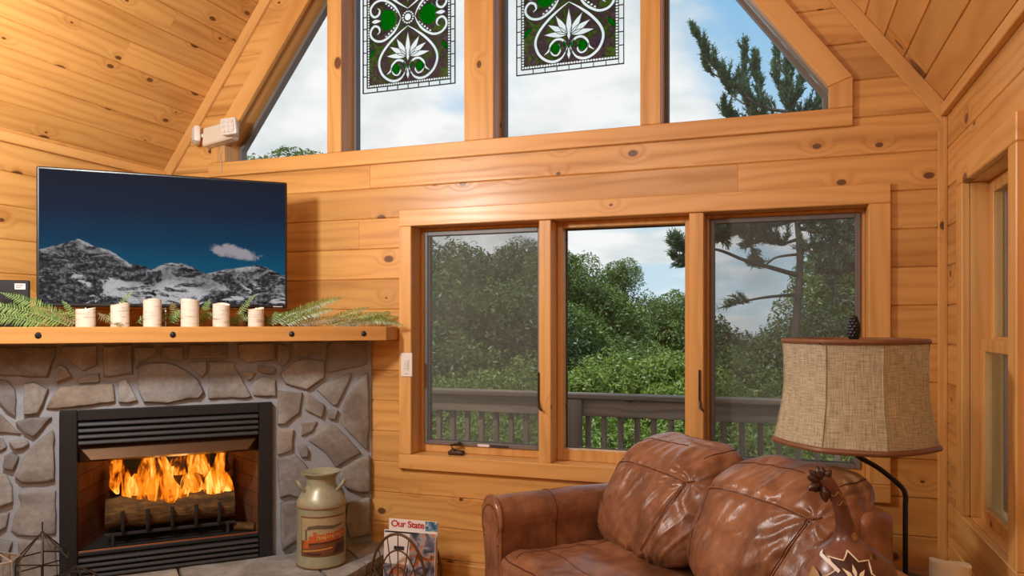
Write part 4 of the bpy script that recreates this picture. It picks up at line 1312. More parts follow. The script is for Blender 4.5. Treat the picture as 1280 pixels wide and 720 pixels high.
for k, (a, b) in enumerate(((W0, WM), (WM, W1))):
    c, half = ((a + b) / 2, .285, .405), ((b - a) / 2 - .003, .325, .085)
    dsp = seat_disp(k * 4.1)
    bm = pillow(c, half, (7, 3.2), dsp, 34)
    # the flat axis of a seat is z: swap roles of y and z
    bm.free()
    def seat_pt(p, lift=0.0, c=c, half=half, dsp=dsp):
        sw_ = Vector((p.x, p.z, p.y))
        a_, e_ = 9, 3.0
        A_ = abs(sw_.x) ** a_ + abs(sw_.z) ** a_; B_ = abs(sw_.y) ** e_
        lo, hi = .3, 2.0
        for _ in range(26):
            s = (lo + hi) / 2
            if s ** a_ * A_ + s ** e_ * B_ > 1: hi = s
            else: lo = s
        n = p * s
        return dsp(n, Vector((c[0] + n.x * half[0], c[1] + n.y * half[1], c[2] + n.z * half[2])), lift)
    mb = MB()
    bmesh.ops.create_cube(mb.bm, size=2)
    bmesh.ops.subdivide_edges(mb.bm, edges=mb.bm.edges[:], cuts=34, use_grid_fill=True)
    for v in mb.bm.verts: v.co = seat_pt(v.co)
    so = mb.build('seat_cushion', M['leather_smooth'], sofa, ang=80)
    for mname, nm, rad, wz in (('piping', 'seam', .003, 0),):
        mb = MB()
        mb.tube([seat_pt(Vector((-.97 + 1.94 * s / 60, -1, .80)), .0) for s in range(61)], .0035, 6)
        mb.tube([seat_pt(Vector((-.97 + 1.94 * s / 60, -.42, 1)), .0) for s in range(61)], .0022, 6)
        mb.tube([seat_pt(Vector((-.62, -1 + 1.9 * s / 60, 1)), .0) for s in range(61)], .0022, 6)
        mb.build('seam', M['piping'], so)
    sgn = 1
    c, half = ((a + b) / 2, .615, .716), ((b - a) / 2 + .012, .125, .238)
    dsp = back_disp(2.0 + k * 5.7, sgn)
    mb = MB(); mb.bm.free(); mb.bm = pillow(c, half, (4.6, 2.3), dsp, 60)
    bo = mb.build('back_cushion', M['leather'], sofa, ang=80)
    sp = lambda x, z, y=-1: surf_pt(Vector((x, y, z)), c, half, (4.6, 2.3), dsp, .0008)
    lines = [
        [sp(-.98 + 1.74 * s / 50, .60 - .06 * s / 50) for s in range(51)],                 # along the top of the face
        [sp(.765 - .40 * s / 60, .535 - 1.33 * s / 60) for s in range(61)],                 # down from the tuft
        [sp(.80 - .40 * s / 60, .53 - 1.33 * s / 60) for s in range(61)],
        [sp(.765 + .22 * s / 40, .535 + .14 * s / 40) for s in range(41)],                  # on to the right edge
        [sp(-.93 + 1.2 * s / 60, 1.0, -.55) for s in range(61)],                           # along the crown
        [sp(.80, 1.0, -.75 + 1.2 * s / 40) for s in range(41)],
        [sp(-.92, -.8 + 1.5 * s / 40) for s in range(41)],
    ]
    mb = MB()
    for l in lines: mb.tube(l, .0024, 6)
    mb.build('seam', M['piping'], bo)
    mb = MB()
    for i, l in enumerate(lines[:4]):
        for q in range(0, len(l) - 1):
            p, p2 = Vector(l[q]), Vector(l[q + 1])
            d = (p2 - p); o_ = Vector((-d.z, 0, d.x)).normalized() * .006 + Vector((0, -.0015, 0))
            mb.tube([p + o_, p.lerp(p2, .6) + o_], .0012, 4)
    mb.build('stitches', M['stitch'], bo)['kind'] = 'stuff'

# ================================================================== CORNER TABLE, LAMP, CANDLE
M['cherry'] = pine('dark_cherry_table', (1, 0, 0), light=(.20, .055, .02, 1), dark=(.10, .026, .01, 1), knots=0, var=.03, rough=.3)
TBZ = .58
ct = empty('side_table', (.50, 2.86, 0), 0, 'small round dark red wooden table in the corner behind the sofa', 'table')
mb = MB(); mb.lathe([(.0, TBZ - .025), (.165, TBZ - .025), (.178, TBZ - .016), (.180, TBZ - .006), (.175, TBZ), (0, TBZ)], n=48, close=False); mb.build('table_top', M['cherry'], ct)
mb = MB(); mb.lathe([(0, .06), (.035, .06), (.022, .12), (.03, .3), (.02, .45), (.05, TBZ - .026), (0, TBZ - .026)], n=20, close=False); mb.build('pedestal', M['cherry'], ct)
for k in range(3):
    a = k * 2 * PI / 3 + .5
    mb = MB(); mb.tube([(0, 0, .10), (math.cos(a) * .08, math.sin(a) * .08, .075), (math.cos(a) * .15, math.sin(a) * .15, .016)], [.02, .017, .0155], 10); mb.build('leg', M['cherry'], ct)
LP = Vector((.408, 2.862, TBZ))
lamp = empty('table_lamp', LP, 0, 'bent black metal lamp with burlap shade and dark pinecone finial beside the corner', 'lamp')
mb = MB(); mb.lathe([(0, 0), (.066, 0), (.068, .006), (.05, .014), (.012, .02), (0, .02)], (0, 0, 0), 28, False); mb.build('base', M['black_metal'], lamp)
sc0 = at(1067, 405, 2.6)                                        # shade axis
SX, SY = sc0.x - LP.x, sc0.y - LP.y
pz = lambda y, f: EYE - (y - YHP) / FPX * f - TBZ
mb = MB()
zb_, zt_ = pz(614, 2.57), pz(571, 2.59)
path = catmull([(0, 0, .01), (0, 0, .12), (0, 0, zb_ - .05), (0, 0, zb_ - .012), (SX * .09, SY * .09, zb_ + .018), (SX * .5, SY * .5, (zb_ + zt_) / 2 + .018), (SX * .9, SY * .9, zt_ + .0), (SX, SY, zt_ + .03), (SX, SY, zt_ + .12)], 6)
mb.tube(path, .0085, 10); mb.build('pole', M['black_metal'], lamp)
ZB, ZT = pz(552, 2.6), pz(426, 2.6)
def burlap_mat():
    t = NT('burlap_shade_fabric')
    P = t.obj(); x, y, z = t.xyz(P)
    ang = t.math('ARCTAN2', t.math('SUBTRACT', y, SY), t.math('SUBTRACT', x, SX))
    w1 = t.noise(t.comb(t.math('MULTIPLY', ang, 60), t.math('MULTIPLY', z, 14)), 1.0, 3, .6)
    w2 = t.noise(t.comb(t.math('MULTIPLY', ang, 5), t.math('MULTIPLY', z, 330)), 1.0, 3, .6)
    w = t.math('MULTIPLY_ADD', w1, .5, t.math('MULTIPLY', w2, .5))
    c = t.ramp(w, [(.35, srgb(134, 126, 104)), (.5, srgb(182, 176, 152)), (.66, srgb(214, 210, 188))])
    d = t.n('BsdfDiffuse'); t.l(c, d.inputs[0]); t.l(t.bump(w, .5, .004), d.inputs['Normal'])
    tl = t.n('BsdfTranslucent'); t.l(c, tl.inputs[0])
    tr = t.n('BsdfTransparent'); tr.inputs[0].default_value = (.9, .75, .5, 1)
    mx = t.n('MixShader'); mx.inputs[0].default_value = .16; t.l(d.outputs[0], mx.inputs[1]); t.l(tl.outputs[0], mx.inputs[2])
    m2 = t.n('MixShader'); t.l(t.smooth(w, .40, .25, 0, .12), m2.inputs[0]); t.l(mx.outputs[0], m2.inputs[1]); t.l(tr.outputs[0], m2.inputs[2])
    t.l(m2.outputs[0], t.out.inputs[0])
    return t.m
M['burlap'] = burlap_mat()
M['shade_trim'] = plain('brown_leather_shade_trim', srgb(122, 82, 56), .5)
# six panels; the seams turn with the viewer side of the shade
seam0 = math.atan2(-sc0.y, -sc0.x)
seams = [seam0 + math.radians(a) for a in (-21, 22, 82, 158, 202, 278)]
def shade_r(a, s):
    """outline radius of the panelled shade: softened facets; s = 0 top, 1 bottom"""
    base = .230 + .004 * s + .027 * max(0, (s - .35) / .65) ** 2.2 - .006 * math.sin(PI * min(1, s * 1.3))
    for k in range(6):
        a0, a1 = seams[k], seams[(k + 1) % 6] + (2 * PI if k == 5 else 0)
        aa = a
        while aa < a0 - 1e-9: aa += 2 * PI
        while aa >= a0 + 2 * PI: aa -= 2 * PI
        if aa <= a1 + 1e-9:
            m, h = (a0 + a1) / 2, (a1 - a0) / 2
            flat = math.cos(h) / math.cos(aa - m)
            return base * (.42 + .58 * flat)
    return base
def spt(a, s, e=0.0):
    r = shade_r(a, s) + e
    return (SX + math.cos(a) * r, SY + math.sin(a) * r, ZT + (ZB - ZT) * s)
for k in range(6):
    a0, a1 = seams[k], seams[(k + 1) % 6] + (2 * PI if k == 5 else 0)
    mb = MB()
    mb.surf(lambda u, v: spt(a0 + .0015 + (a1 - a0 - .003) * u, v), 14, 20)
    mb.build('shade_panel', M['burlap'], lamp, ang=60)
for s in seams:
    mb = MB(); mb.tube([spt(s, v / 14, .001) for v in range(15)], .0022, 6); mb.build('shade_seam', M['burlap'], lamp)
for s, r in ((0, .009), (1, .010)):
    mb = MB(); mb.tube([spt(2 * PI * k / 72, s, .002) for k in range(72)], r, 8, closed=True); mb.build('shade_trim', M['shade_trim'], lamp)
zf = pz(421, 2.6)
mb = MB()
for k in range(3):
    a = k * 2 * PI / 3; mb.tube([(SX, SY, ZT - .012), (SX + math.cos(a) * .24, SY + math.sin(a) * .24, ZT - .006)], .003, 6)
mb.tube([(SX, SY, zt_ + .10), (SX - .05, SY, zt_ + .16), (SX - .055, SY, ZT - .08), (SX, SY, ZT - .012)], .003, 6)
mb.tube([(SX, SY, zt_ + .10), (SX + .05, SY, zt_ + .16), (SX + .055, SY, ZT - .08), (SX, SY, ZT - .012)], .003, 6)
mb.build('harp', M['black_metal'], lamp)
mb = MB(); mb.lathe([(0, 0), (.022, .0), (.028, .04), (.033, .075), (.022, .105), (0, .115)], (SX, SY, zt_ + .12), 16, False)
M['bulb'] = emit('lit_bulb', srgb(255, 205, 130), 5.0)
mb.build('bulb', M['bulb'], lamp)
fin = MB()
zf0 = ZT - .012
fin.lathe([(0, 0), (.012, 0), (.014, .012), (.008, .02), (.012, .026), (.0, .03)], (SX, SY, zf0), 14, False)
for i in range(7):
    z = zf0 + .028 + i * .0105
    r = .0235 * math.sin(PI * (.22 + .70 * i / 6.5)) ** .8
    for j in range(7):
        a = (j + .5 * (i % 2)) * 2 * PI / 7
        fin.ball((SX + math.cos(a) * r * .62, SY + math.sin(a) * r * .62, z), .0105 - .0006 * i, 6, (1, 1, 1.25))
M['finial'] = plain('dark_bronze_finial', srgb(38, 36, 44), .28, .5)
fin.build('finial', M['finial'], lamp)['label'] = 'dark pinecone shaped finial'
cd = empty('pillar_candle', (.522, 2.755, TBZ), 0, 'wide ivory wax candle with uneven rim on the red corner table', 'candle')
R_, H_ = .060, .108
M['wax2'] = plain('layered_wax', srgb(222, 208, 178), .35, nscale=18, namt=.14, bump=.2, Subsurface_Weight=.25, Subsurface_Scale=.03)
def ctop(a): return H_ - .006 + .009 * math.sin(a - 2.6) + .004 * math.sin(3 * a)
mb = MB()
mb.surf(lambda u, v: (math.cos(v * 2 * PI) * (R_ + .0016 * noise.noise((u * 22, v * 4, 1))), math.sin(v * 2 * PI) * (R_ + .0016 * noise.noise((u * 22, v * 4, 1))), u * ctop(v * 2 * PI)), 24, 40, cv=True)
mb.poly([(math.cos(-k * 2 * PI / 40) * R_, math.sin(-k * 2 * PI / 40) * R_, 0) for k in range(40)])
mb.surf(lambda u, v: (math.cos(v * 2 * PI) * R_ * (1 - u), math.sin(v * 2 * PI) * R_ * (1 - u), ctop(v * 2 * PI) * (1 - u) + u * (H_ - .026) - .012 * math.sin(u * PI)), 10, 40, cv=True)
mb.build('wax', M['wax2'], cd)
mb = MB(); mb.lathe([(0, 0), (.006, .004), (.008, .011), (.004, .022), (0, .03)], (0, 0, H_ - .027), 10, False); mb.build('led_flame', M['wax'], cd)

# ================================================================== GOURD BIRD on a small stand
GZ = .6475
gt = empty('accent_table', (.245, 1.985, 0), 0, 'small round dark table beside the sofa arm holding the painted gourd', 'table')
mb = MB(); mb.lathe([(0, GZ - .024), (.19, GZ - .024), (.205, GZ - .012), (.2, GZ), (0, GZ)], n=40, close=False); mb.build('table_top', M['cherry'], gt)
mb = MB(); mb.lathe([(0, .03), (.04, .03), (.024, .1), (.03, .35), (.05, GZ - .025), (0, GZ - .025)], n=18, close=False); mb.build('pedestal', M['cherry'], gt)
mb = MB(); mb.lathe([(0, 0), (.15, 0), (.15, .02), (.06, .032), (0, .032)], n=30, close=False); mb.build('base', M['cherry'], gt)
GF = 1.9
g0 = at(1060, 405, GF); GLOC = Vector((g0.x, g0.y, GZ))
gd = empty('gourd_bird', GLOC, YAW, 'painted reddish brown gourd rooster with star pattern and curved neck before the sofa', 'ornament')
gx = lambda px: (px - 1060) / FPX * GF
gz = lambda py: EYE - (py - YHP) / FPX * GF - GZ
def gourd_mat():
    t = NT('painted_gourd_skin')
    P = t.obj()
    n = t.noise(P, 9, 5, .6, .5); n2 = t.noise(P, 40, 4, .6)
    c = t.ramp(n, [(.3, srgb(60, 36, 31)), (.5, srgb(104, 66, 55)), (.68, srgb(136, 94, 76))])
    z = t.xyz(P)[2]
    c = t.mix(t.math('MULTIPLY', t.smooth(z, gz(690), gz(640), 0, .55), t.smooth(n2, .3, .6)), c, srgb(66, 42, 32))
    c = t.mix(t.smooth(n2, .6, .75, 0, .3), c, srgb(150, 130, 92))
    t.princ(c, .3, 0, t.bump(n2, .1, .004), .5)
    return t.m
M['gourd'] = gourd_mat()
prof = [(1062, 802, 22), (1062, 797, 38), (1062, 785, 50), (1062, 765, 59), (1061.5, 745, 61.5), (1061, 728, 59), (1061, 714, 54.5), (1059.5, 702, 47), (1058.5, 692, 38.5), (1058, 684, 31), (1057.5, 676, 19.5), (1057, 668, 13.8), (1056, 656, 11), (1053.5, 645, 9.6), (1050, 632, 8.8), (1045, 620, 8.4), (1038.5, 609, 8.6), (1033, 602, 9), (1028, 597, 7.5), (1025, 594, 4)]
pc = catmull([(gx(x), gz(y), r / FPX * GF) for x, y, r in prof], 5)
mb = MB()
mb.tube([(p.x, 0, max(p.y, .0005) if i else 0) for i, p in enumerate(pc)], [p.z for p in pc], 36)
mb.build('body', M['gourd'], gd, ang=70)
M['comb'] = plain('dark_brown_comb', srgb(58, 34, 28), .35, nscale=50)
px_r = 1 / FPX * GF
def lobe(mb, p0, p1, r, dy=0.0):
    a, b = Vector((gx(p0[0]), 0, gz(p0[1]))), Vector((gx(p1[0]), dy, gz(p1[1])))
    pts = [a.lerp(b, k / 6) for k in range(7)]
    mb.tube(pts, [r * px_r * q for q in (.55, .75, .95, 1.05, 1.0, .75, .25)], 10)
cb = MB()
for p1, r, dy in (((1009, 596), 4.6, 0), ((1013, 588), 4.2, .008), ((1021, 587), 4.4, -.012), ((1029, 583.5), 4.6, .004), ((1037, 586), 4.4, -.010), ((1040, 594), 4.2, .006), ((1025, 584), 4, .02)):
    lobe(cb, (1028, 602), p1, r, dy)
cb.build('comb', M['comb'], gd)
cb = MB()
lobe(cb, (1026, 603), (1010, 612), 5.2, -.004); lobe(cb, (1029, 604), (1029.5, 626), 5.6, -.014); lobe(cb, (1026, 604), (1020, 616), 4.6, .012)
cb.build('wattle', M['comb'], gd)
# painted motifs that follow the belly
spine = [(p.x, p.y, p.z) for p in pc]
def on_gourd(dx, z, e=.0012):
    """point on the side of the gourd that faces the room; dx metres round from the middle, at height z"""
    best = min(range(len(spine) - 1), key=lambda k: abs(spine[k][1] - z))
    k = best if spine[best][1] <= z or best == 0 else best - 1
    a, b = spine[k], spine[min(k + 1, len(spine) - 1)]
    s = 0 if b[1] == a[1] else max(0, min(1, (z - a[1]) / (b[1] - a[1])))
    cx, r = a[0] + (b[0] - a[0]) * s, a[2] + (b[2] - a[2]) * s
    dr = (b[2] - a[2]) / max(1e-6, b[1] - a[1])
    x = dx - cx
    x = max(-r * .98, min(r * .98, x))
    y = -math.sqrt(max(0, r * r - x * x))
    nrm = Vector((x / r, y / r, -dr)).normalized()
    return Vector((cx + x, y, z)) + nrm * e
M['paint_cream'] = plain('cream_paint', srgb(236, 228, 206), .5, bump=0)
M['paint_gold'] = plain('ochre_paint', srgb(150, 118, 66), .5, bump=0)
M['paint_dark'] = plain('dark_brown_paint', srgb(64, 36, 28), .45, bump=0)
def patch(mb, pts, e=.0012, sub=3):
    """a painted shape, cut finely so it hugs the skin"""
    c = Vector((sum(p[0] for p in pts) / len(pts), sum(p[1] for p in pts) / len(pts)))
    n = len(pts)
    dense = []
    for i in range(n):
        a, b = Vector(pts[i]), Vector(pts[(i + 1) % n])
        for k in range(sub): dense.append(a.lerp(b, k / sub))
    rings = [[mb.bm.verts.new(on_gourd(c.x + (p.x - c.x) * s, c.y + (p.y - c.y) * s, e)) for p in dense] for s in (1, .66, .33)]
    cv = mb.bm.verts.new(on_gourd(c.x, c.y, e))
    m = len(dense)
    for A, B in zip(rings, rings[1:]):
        for k in range(m): mb.bm.faces.new([A[k], A[(k + 1) % m], B[(k + 1) % m], B[k]])
    for k in range(m): mb.bm.faces.new([rings[-1][k], rings[-1][(k + 1) % m], cv])
def stroke(mb, pts, w, e=.0016):
    mb.tube([on_gourd(p[0], p[1], e) for p in pts], w, 5)
sx0, sz0, SR = gx(1048), gz(710), 29 * px_r
star = []
for k in range(16):
    a = PI / 2 + k * PI / 8
    r = SR if k % 2 == 0 else SR * .72
    star.append((sx0 + math.cos(a) * r, sz0 + math.sin(a) * r))
mb = MB(); patch(mb, star, .0010, 4); mb.build('star_ground', M['paint_dark'], gd)
mb = MB()
cl_ = star + [star[0]]
stroke(mb, [Vector(a).lerp(Vector(b), s / 4) for a, b in zip(cl_, cl_[1:]) for s in range(4)] + [Vector(star[0])], .0020)
for k in range(8):
    a = k * PI / 4
    d = Vector((math.cos(a), math.sin(a))); s_ = Vector((-d.y, d.x)); c = Vector((sx0, sz0))
    patch(mb, [c + d * .004, c + d * SR * .32 + s_ * .0048, c + d * SR * .58, c + d * SR * .32 - s_ * .0048], .0022, 3)
mb.build('star_motif', M['paint_cream'], gd)['label'] = 'cream painted eight-point star with petals'
def oval(cx, cz, rx, rz): return [(cx + math.cos(a * PI / 8) * rx, cz + math.sin(a * PI / 8) * rz) for a in range(16)]
for ov in ((gx(1080), gz(688), .016, .011), (gx(1010), gz(712), .009, .02), (gx(1092), gz(722), .012, .012), (gx(1062), gz(667), .008, .010)):
    mb = MB(); patch(mb, oval(*ov), .0013, 2); mb.build('ochre_spot', M['paint_gold'], gd)
mb = MB()
stroke(mb, [(gx(1104), gz(708)), (gx(1107), gz(716)), (gx(1112), gz(714)), (gx(1113), gz(724))], .0018)
mb.build('ochre_zigzag', M['paint_gold'], gd)
for py in (616, 627):
    mb = MB()
    stroke(mb, [(gx(1037 + (py - 616) * .55 + k * 1.6), gz(py + 3 * math.sin(k * 1.1))) for k in range(10)], .0016)
    mb.build('neck_band', M['paint_gold'], gd)
mb = MB(); patch(mb, oval(gx(1079), gz(688), .007, .005), .0022, 2); mb.build('dark_motifs', M['paint_dark'], gd)
mb = MB()
q = [(gx(1018), gz(688)), (gx(1021), gz(685)), (gx(1034), gz(701)), (gx(1031), gz(704))]
patch(mb, q, .003, 4); mb.build('price_tag', M['label_white'], gd)['label'] = 'white paper price tag'

# ================================================================== MILK CAN on the hearth
HZ = .17
mc = at(401.5, 405, 4.03); MCL = Vector((mc.x, mc.y, HZ + .002))
can = empty('milk_can', MCL, 0, 'pale green metal milk can with painted train scene on the stone hearth', 'milk can')
def can_mat():
    t = NT('aged_green_enamel')
    P = t.obj(); n = t.noise(P, 12, 5, .65, .5); n2 = t.noise(P, 45, 4, .6)
    c = t.mix(n, srgb(128, 130, 108), srgb(168, 168, 142))
    c = t.mix(t.smooth(n2, .62, .74, 0, .5), c, srgb(112, 84, 54))
    t.princ(c, .36, .15, t.bump(n2, .06, .003), .5)
    return t.m
M['enamel'] = can_mat()
M['rust'] = plain('rusty_rim', srgb(128, 98, 62), .5, .2, nscale=40, namt=.3)
rz_ = lambda py: EYE - (py - YHP) / FPX * 4.03 - MCL.z
RB = 30.5 / FPX * 4.03 * .985
k_ = RB / 30.5
mb = MB()
mb.lathe([(0, 0), (RB * .97, 0), (RB, .012), (RB * .985, .02), (RB * .985, rz_(633)), (RB * 1.0, rz_(629)), (RB * .98, rz_(624)), (RB * .86, rz_(617)), (RB * .70, rz_(611)), (RB * .615, rz_(606)), (RB * .60, rz_(602)), (RB * .60, rz_(596.5)), (RB * .68, rz_(593)), (RB * .80, rz_(590)), (RB * .80, rz_(588.5)), (RB * .76, rz_(589.5)), (RB * .58, rz_(594)), (RB * .54, rz_(600)), (0, rz_(606))], n=56, close=False)
mb.build('body', M['enamel'], can, ang=30)
for z, r in ((.008, RB * .985), (rz_(629.5), RB * .995)):
    mb = MB(); mb.tube([(math.cos(k * PI / 28) * r, math.sin(k * PI / 28) * r, z) for k in range(56)], .0045, 8, closed=True); mb.build('rolled_rim', M['rust'], can)
cama = math.atan2(-MCL.y, -MCL.x)            # towards the viewer's side of the room
for sg, nm in ((1, 0), (-1, 1)):
    aa = cama + sg * math.radians(76)
    ux, uy = math.cos(aa), math.sin(aa)
    vx, vy = -uy, ux
    mb = MB()
    r1, r2 = RB * .66, RB * .90
    P_ = [(ux * r1 + vx * .022, uy * r1 + vy * .022, rz_(612)), (ux * (r1 + .03) + vx * .026, uy * (r1 + .03) + vy * .026, rz_(604)), (ux * (r2 + .008) + vx * .016, uy * (r2 + .008) + vy * .016, rz_(600)), (ux * (r2 + .008) - vx * .016, uy * (r2 + .008) - vy * .016, rz_(600)), (ux * (r1 + .03) - vx * .026, uy * (r1 + .03) - vy * .026, rz_(604)), (ux * r1 - vx * .022, uy * r1 - vy * .022, rz_(612))]
    mb.tube(catmull(P_, 5), .0085, 8); mb.build('handle', M['enamel'], can)
# painted picture wrapped on the side; x runs -1..1 across, z up
PZ0, PZ1 = rz_(687.5), rz_(639)
pic_a = cama + math.radians(8)
def cpt(x, s, e): 
    a = pic_a + x * math.radians(60)
    r = RB * .985 + e
    return (math.cos(a) * r, math.sin(a) * r, PZ0 + (PZ1 - PZ0) * s)
def cpatch(mb, pts, e):
    x0, x1 = min(p[0] for p in pts), max(p[0] for p in pts)
    n = max(1, int((x1 - x0) / .08))
    if len(pts) == 4 and n > 1:
        (ax, az), (bx_, bz), (cx, cz), (dx, dz) = pts
        mb.surf(lambda u, v: cpt(ax + (bx_ - ax) * u + v * ((dx + (cx - dx) * u) - (ax + (bx_ - ax) * u)), az + (bz - az) * u + v * ((dz + (cz - dz) * u) - (az + (bz - az) * u)), e), n + 1, 2)
    else:
        mb.poly([cpt(x, z, e) for x, z in pts])
rect = lambda x0, x1, z0, z1: [(x0, z0), (x1, z0), (x1, z1), (x0, z1)]
def art(name, col, shapes, e, rough=.5):
    mb = MB()
    for s in shapes: cpatch(mb, s, e)
    o = mb.build(name, plain(name + '_paint', col, rough, nscale=60, namt=.25, bump=0), can, ang=60)
    return o
art('picture_border', srgb(104, 62, 38), [rect(-1, 1, 0, 1)], .0008)
art('picture_sky', srgb(158, 146, 110), [rect(-.96, .96, .40, .965)], .0014)
art('picture_ground', srgb(112, 70, 40), [rect(-.96, .96, .035, .40)], .0014)
art('picture_smoke', srgb(92, 84, 64), [[(-.72, .66), (-.3, .70), (-.25, .80), (-.66, .76)], [(-.3, .70), (.3, .68), (.4, .76), (-.25, .80)], [(.3, .68), (.8, .74), (.82, .78), (.4, .76)], [(-.78, .42), (-.70, .42), (-.70, .68), (-.78, .68)]], .0019)
art('picture_train', srgb(176, 84, 38), [rect(-.62, -.30, .34, .52), rect(-.44, -.30, .52, .62), rect(-.26, .02, .34, .56), rect(.06, .34, .36, .58), rect(.38, .64, .38, .60), rect(.68, .94, .42, .62), [(-.9, .2), (-.62, .2), (-.62, .40), (-.8, .42)]], .0021)
art('picture_windows', srgb(206, 150, 78), [rect(-.22 + k * .09, -.16 + k * .09, .44, .52) for k in range(3)] + [rect(.10 + k * .09, .15 + k * .09, .46, .54) for k in range(3)] + [rect(.42 + k * .08, .46 + k * .08, .48, .55) for k in range(3)] + [rect(.72 + k * .08, .76 + k * .08, .50, .57) for k in range(2)] + [[(-.9, .12), (.3, .20), (.3, .225), (-.9, .145)]], .0025)
art('picture_shadows', srgb(58, 40, 28), [[(.3, .06), (.94, .08), (.94, .34), (.5, .28)], [(-.8, .06), (-.2, .04), (-.1, .09), (-.7, .10)], [(-.62, .30), (.94, .38), (.94, .41), (-.62, .34)]], .0024)

# ================================================================== MAGAZINE RACK by the hearth
MRY = 3.62
M['wicker'] = plain('rusty_brown_wire', srgb(92, 66, 46), .5, .4)
mr = empty('magazine_rack', (-1.868, MRY, 0), 0, 'brown wire magazine rack with arched fan-shaped ends beside the hearth', 'magazine rack')
def arch(rx, ht, y, n=28, z0=.02):
    return [(-math.cos(PI * k / n) * rx, y, z0 + (ht - z0) * math.sin(PI * k / n) ** .8) for k in range(n + 1)]
AW, AH = .165, .355
for y in (-.125, .06):
    mb = MB()
    mb.tube(arch(AW, AH, y), .0075, 8); mb.tube(arch(AW * .68, AH * .76, y), .0045, 7); mb.tube(arch(AW * .40, AH * .52, y), .0045, 7)
    mb.tube([(-AW, y, .02), (AW, y, .02)], .0065, 8)
    for k in range(1, 8):
        a = PI * k / 8
        e = (-math.cos(a) * AW, y, .02 + (AH - .02) * math.sin(a) ** .8)
        mb.tube([(-math.cos(a) * AW * .1, y, .03), (-math.cos(a) * AW * .75, y, .02 + (AH - .02) * .62 * math.sin(a) ** .8), e], .003, 6)
    mb.build('arched_panel', M['wicker'], mr)
mb = MB()
for k in range(7): x = -.15 + k * .05; mb.tube([(x, -.125, .02), (x, .06, .02)], .004, 6)
mb.build('bottom_wires', M['wicker'], mr)
for s in (-1, 1):
    for y in (-.125, .06):
        mb = MB(); mb.tube([(s * AW, y, .02), (s * (AW + .004), y, .008), (s * (AW + .004), y, .0)], .0075, 8); mb.build('foot', M['wicker'], mr)
M['paper'] = plain('magazine_paper', srgb(226, 221, 216), .45, bump=0, namt=.03)
M['red_print'] = plain('red_print', srgb(176, 34, 44), .5, bump=0)
def cover_mat():
    t = NT('printed_photo_cover')
    P = t.obj(); n = t.noise(P, 16, 3, .5, .6)
    t.princ(t.ramp(n, [(.3, srgb(40, 52, 66)), (.42, srgb(96, 92, 108)), (.5, srgb(150, 156, 166)), (.58, srgb(196, 120, 70)), (.68, srgb(70, 80, 60))]), .35, 0, None, .5)
    return t.m
M['cover'] = cover_mat()
def blue_mat():
    t = NT('blue_cover_photo')
    P = t.obj(); n = t.noise(P, 40, 3, .5, .4)
    t.princ(t.ramp(n, [(.35, srgb(40, 66, 92)), (.5, srgb(86, 140, 176)), (.62, srgb(206, 196, 180))]), .35)
    return t.m
M['cover_blue'] = blue_mat()
def magazine(x, y, z, w, h, label, tilt=.05):
    o = empty('magazine', (x, y, z), .06, label, 'magazine', 'magazines in the wire rack')
    T = Matrix.Rotation(-tilt, 4, 'X')
    mb = MB(); mb.T = T; mb.box(-w / 2, w / 2, 0, .006, 0, h, .001); mb.build('pages', M['paper'], o, smooth=False)
    return o, T
m1, T = magazine(-1.862, 3.640, .0265, .285, .362, 'magazine headed Our State in red letters, rear in the rack')
mb = MB(); mb.T = T; mb.box(.072, .142, -.0012, -.0002, .31, .361); mb.build('cover_photo', M['cover_blue'], m1, smooth=False)
cu = bpy.data.curves.new('title', 'FONT'); cu.body = 'Our State'; cu.size = .052; cu.extrude = .0004; cu.offset = .0011; cu.space_character = .92
to = bpy.data.objects.new('title', cu); C.objects.link(to)
dg = bpy.context.evaluated_depsgraph_get()
me = bpy.data.meshes.new_from_object(to.evaluated_get(dg)); bpy.data.objects.remove(to)
bmt = bmesh.new(); bmt.from_mesh(me)
xs_ = [v.co.x for v in bmt.verts]; sc_x = .195 / (max(xs_) - min(xs_))
for v in bmt.verts: v.co = T @ Vector((-.128 + (v.co.x - min(xs_)) * sc_x, -.0014 - v.co.z, .322 + v.co.y * .92))
bmt.to_mesh(me); bmt.free(); me.materials.append(M['red_print'])
ti = bpy.data.objects.new('title', me); C.objects.link(ti); ti.parent = m1; ti['label'] = 'red title lettering Our State'
m2, T = magazine(-1.868, 3.614, .0265, .30, .308, 'pale magazine with dark photo cover in front of the rack\'s Our State issue')
mb = MB(); mb.T = T; mb.box(.0, .147, -.0012, -.0002, .0, .304); mb.box(-.147, -.002, -.0012, -.0002, .0, .13); mb.build('cover_photo', M['cover'], m2, smooth=False)
mb = MB(); mb.T = T; mb.box(-.145, .05, -.0014, -.0002, .296, .304); mb.box(-.09, -.03, -.0014, -.0002, .205, .225); mb.build('cover_print', M['ink'], m2, smooth=False)

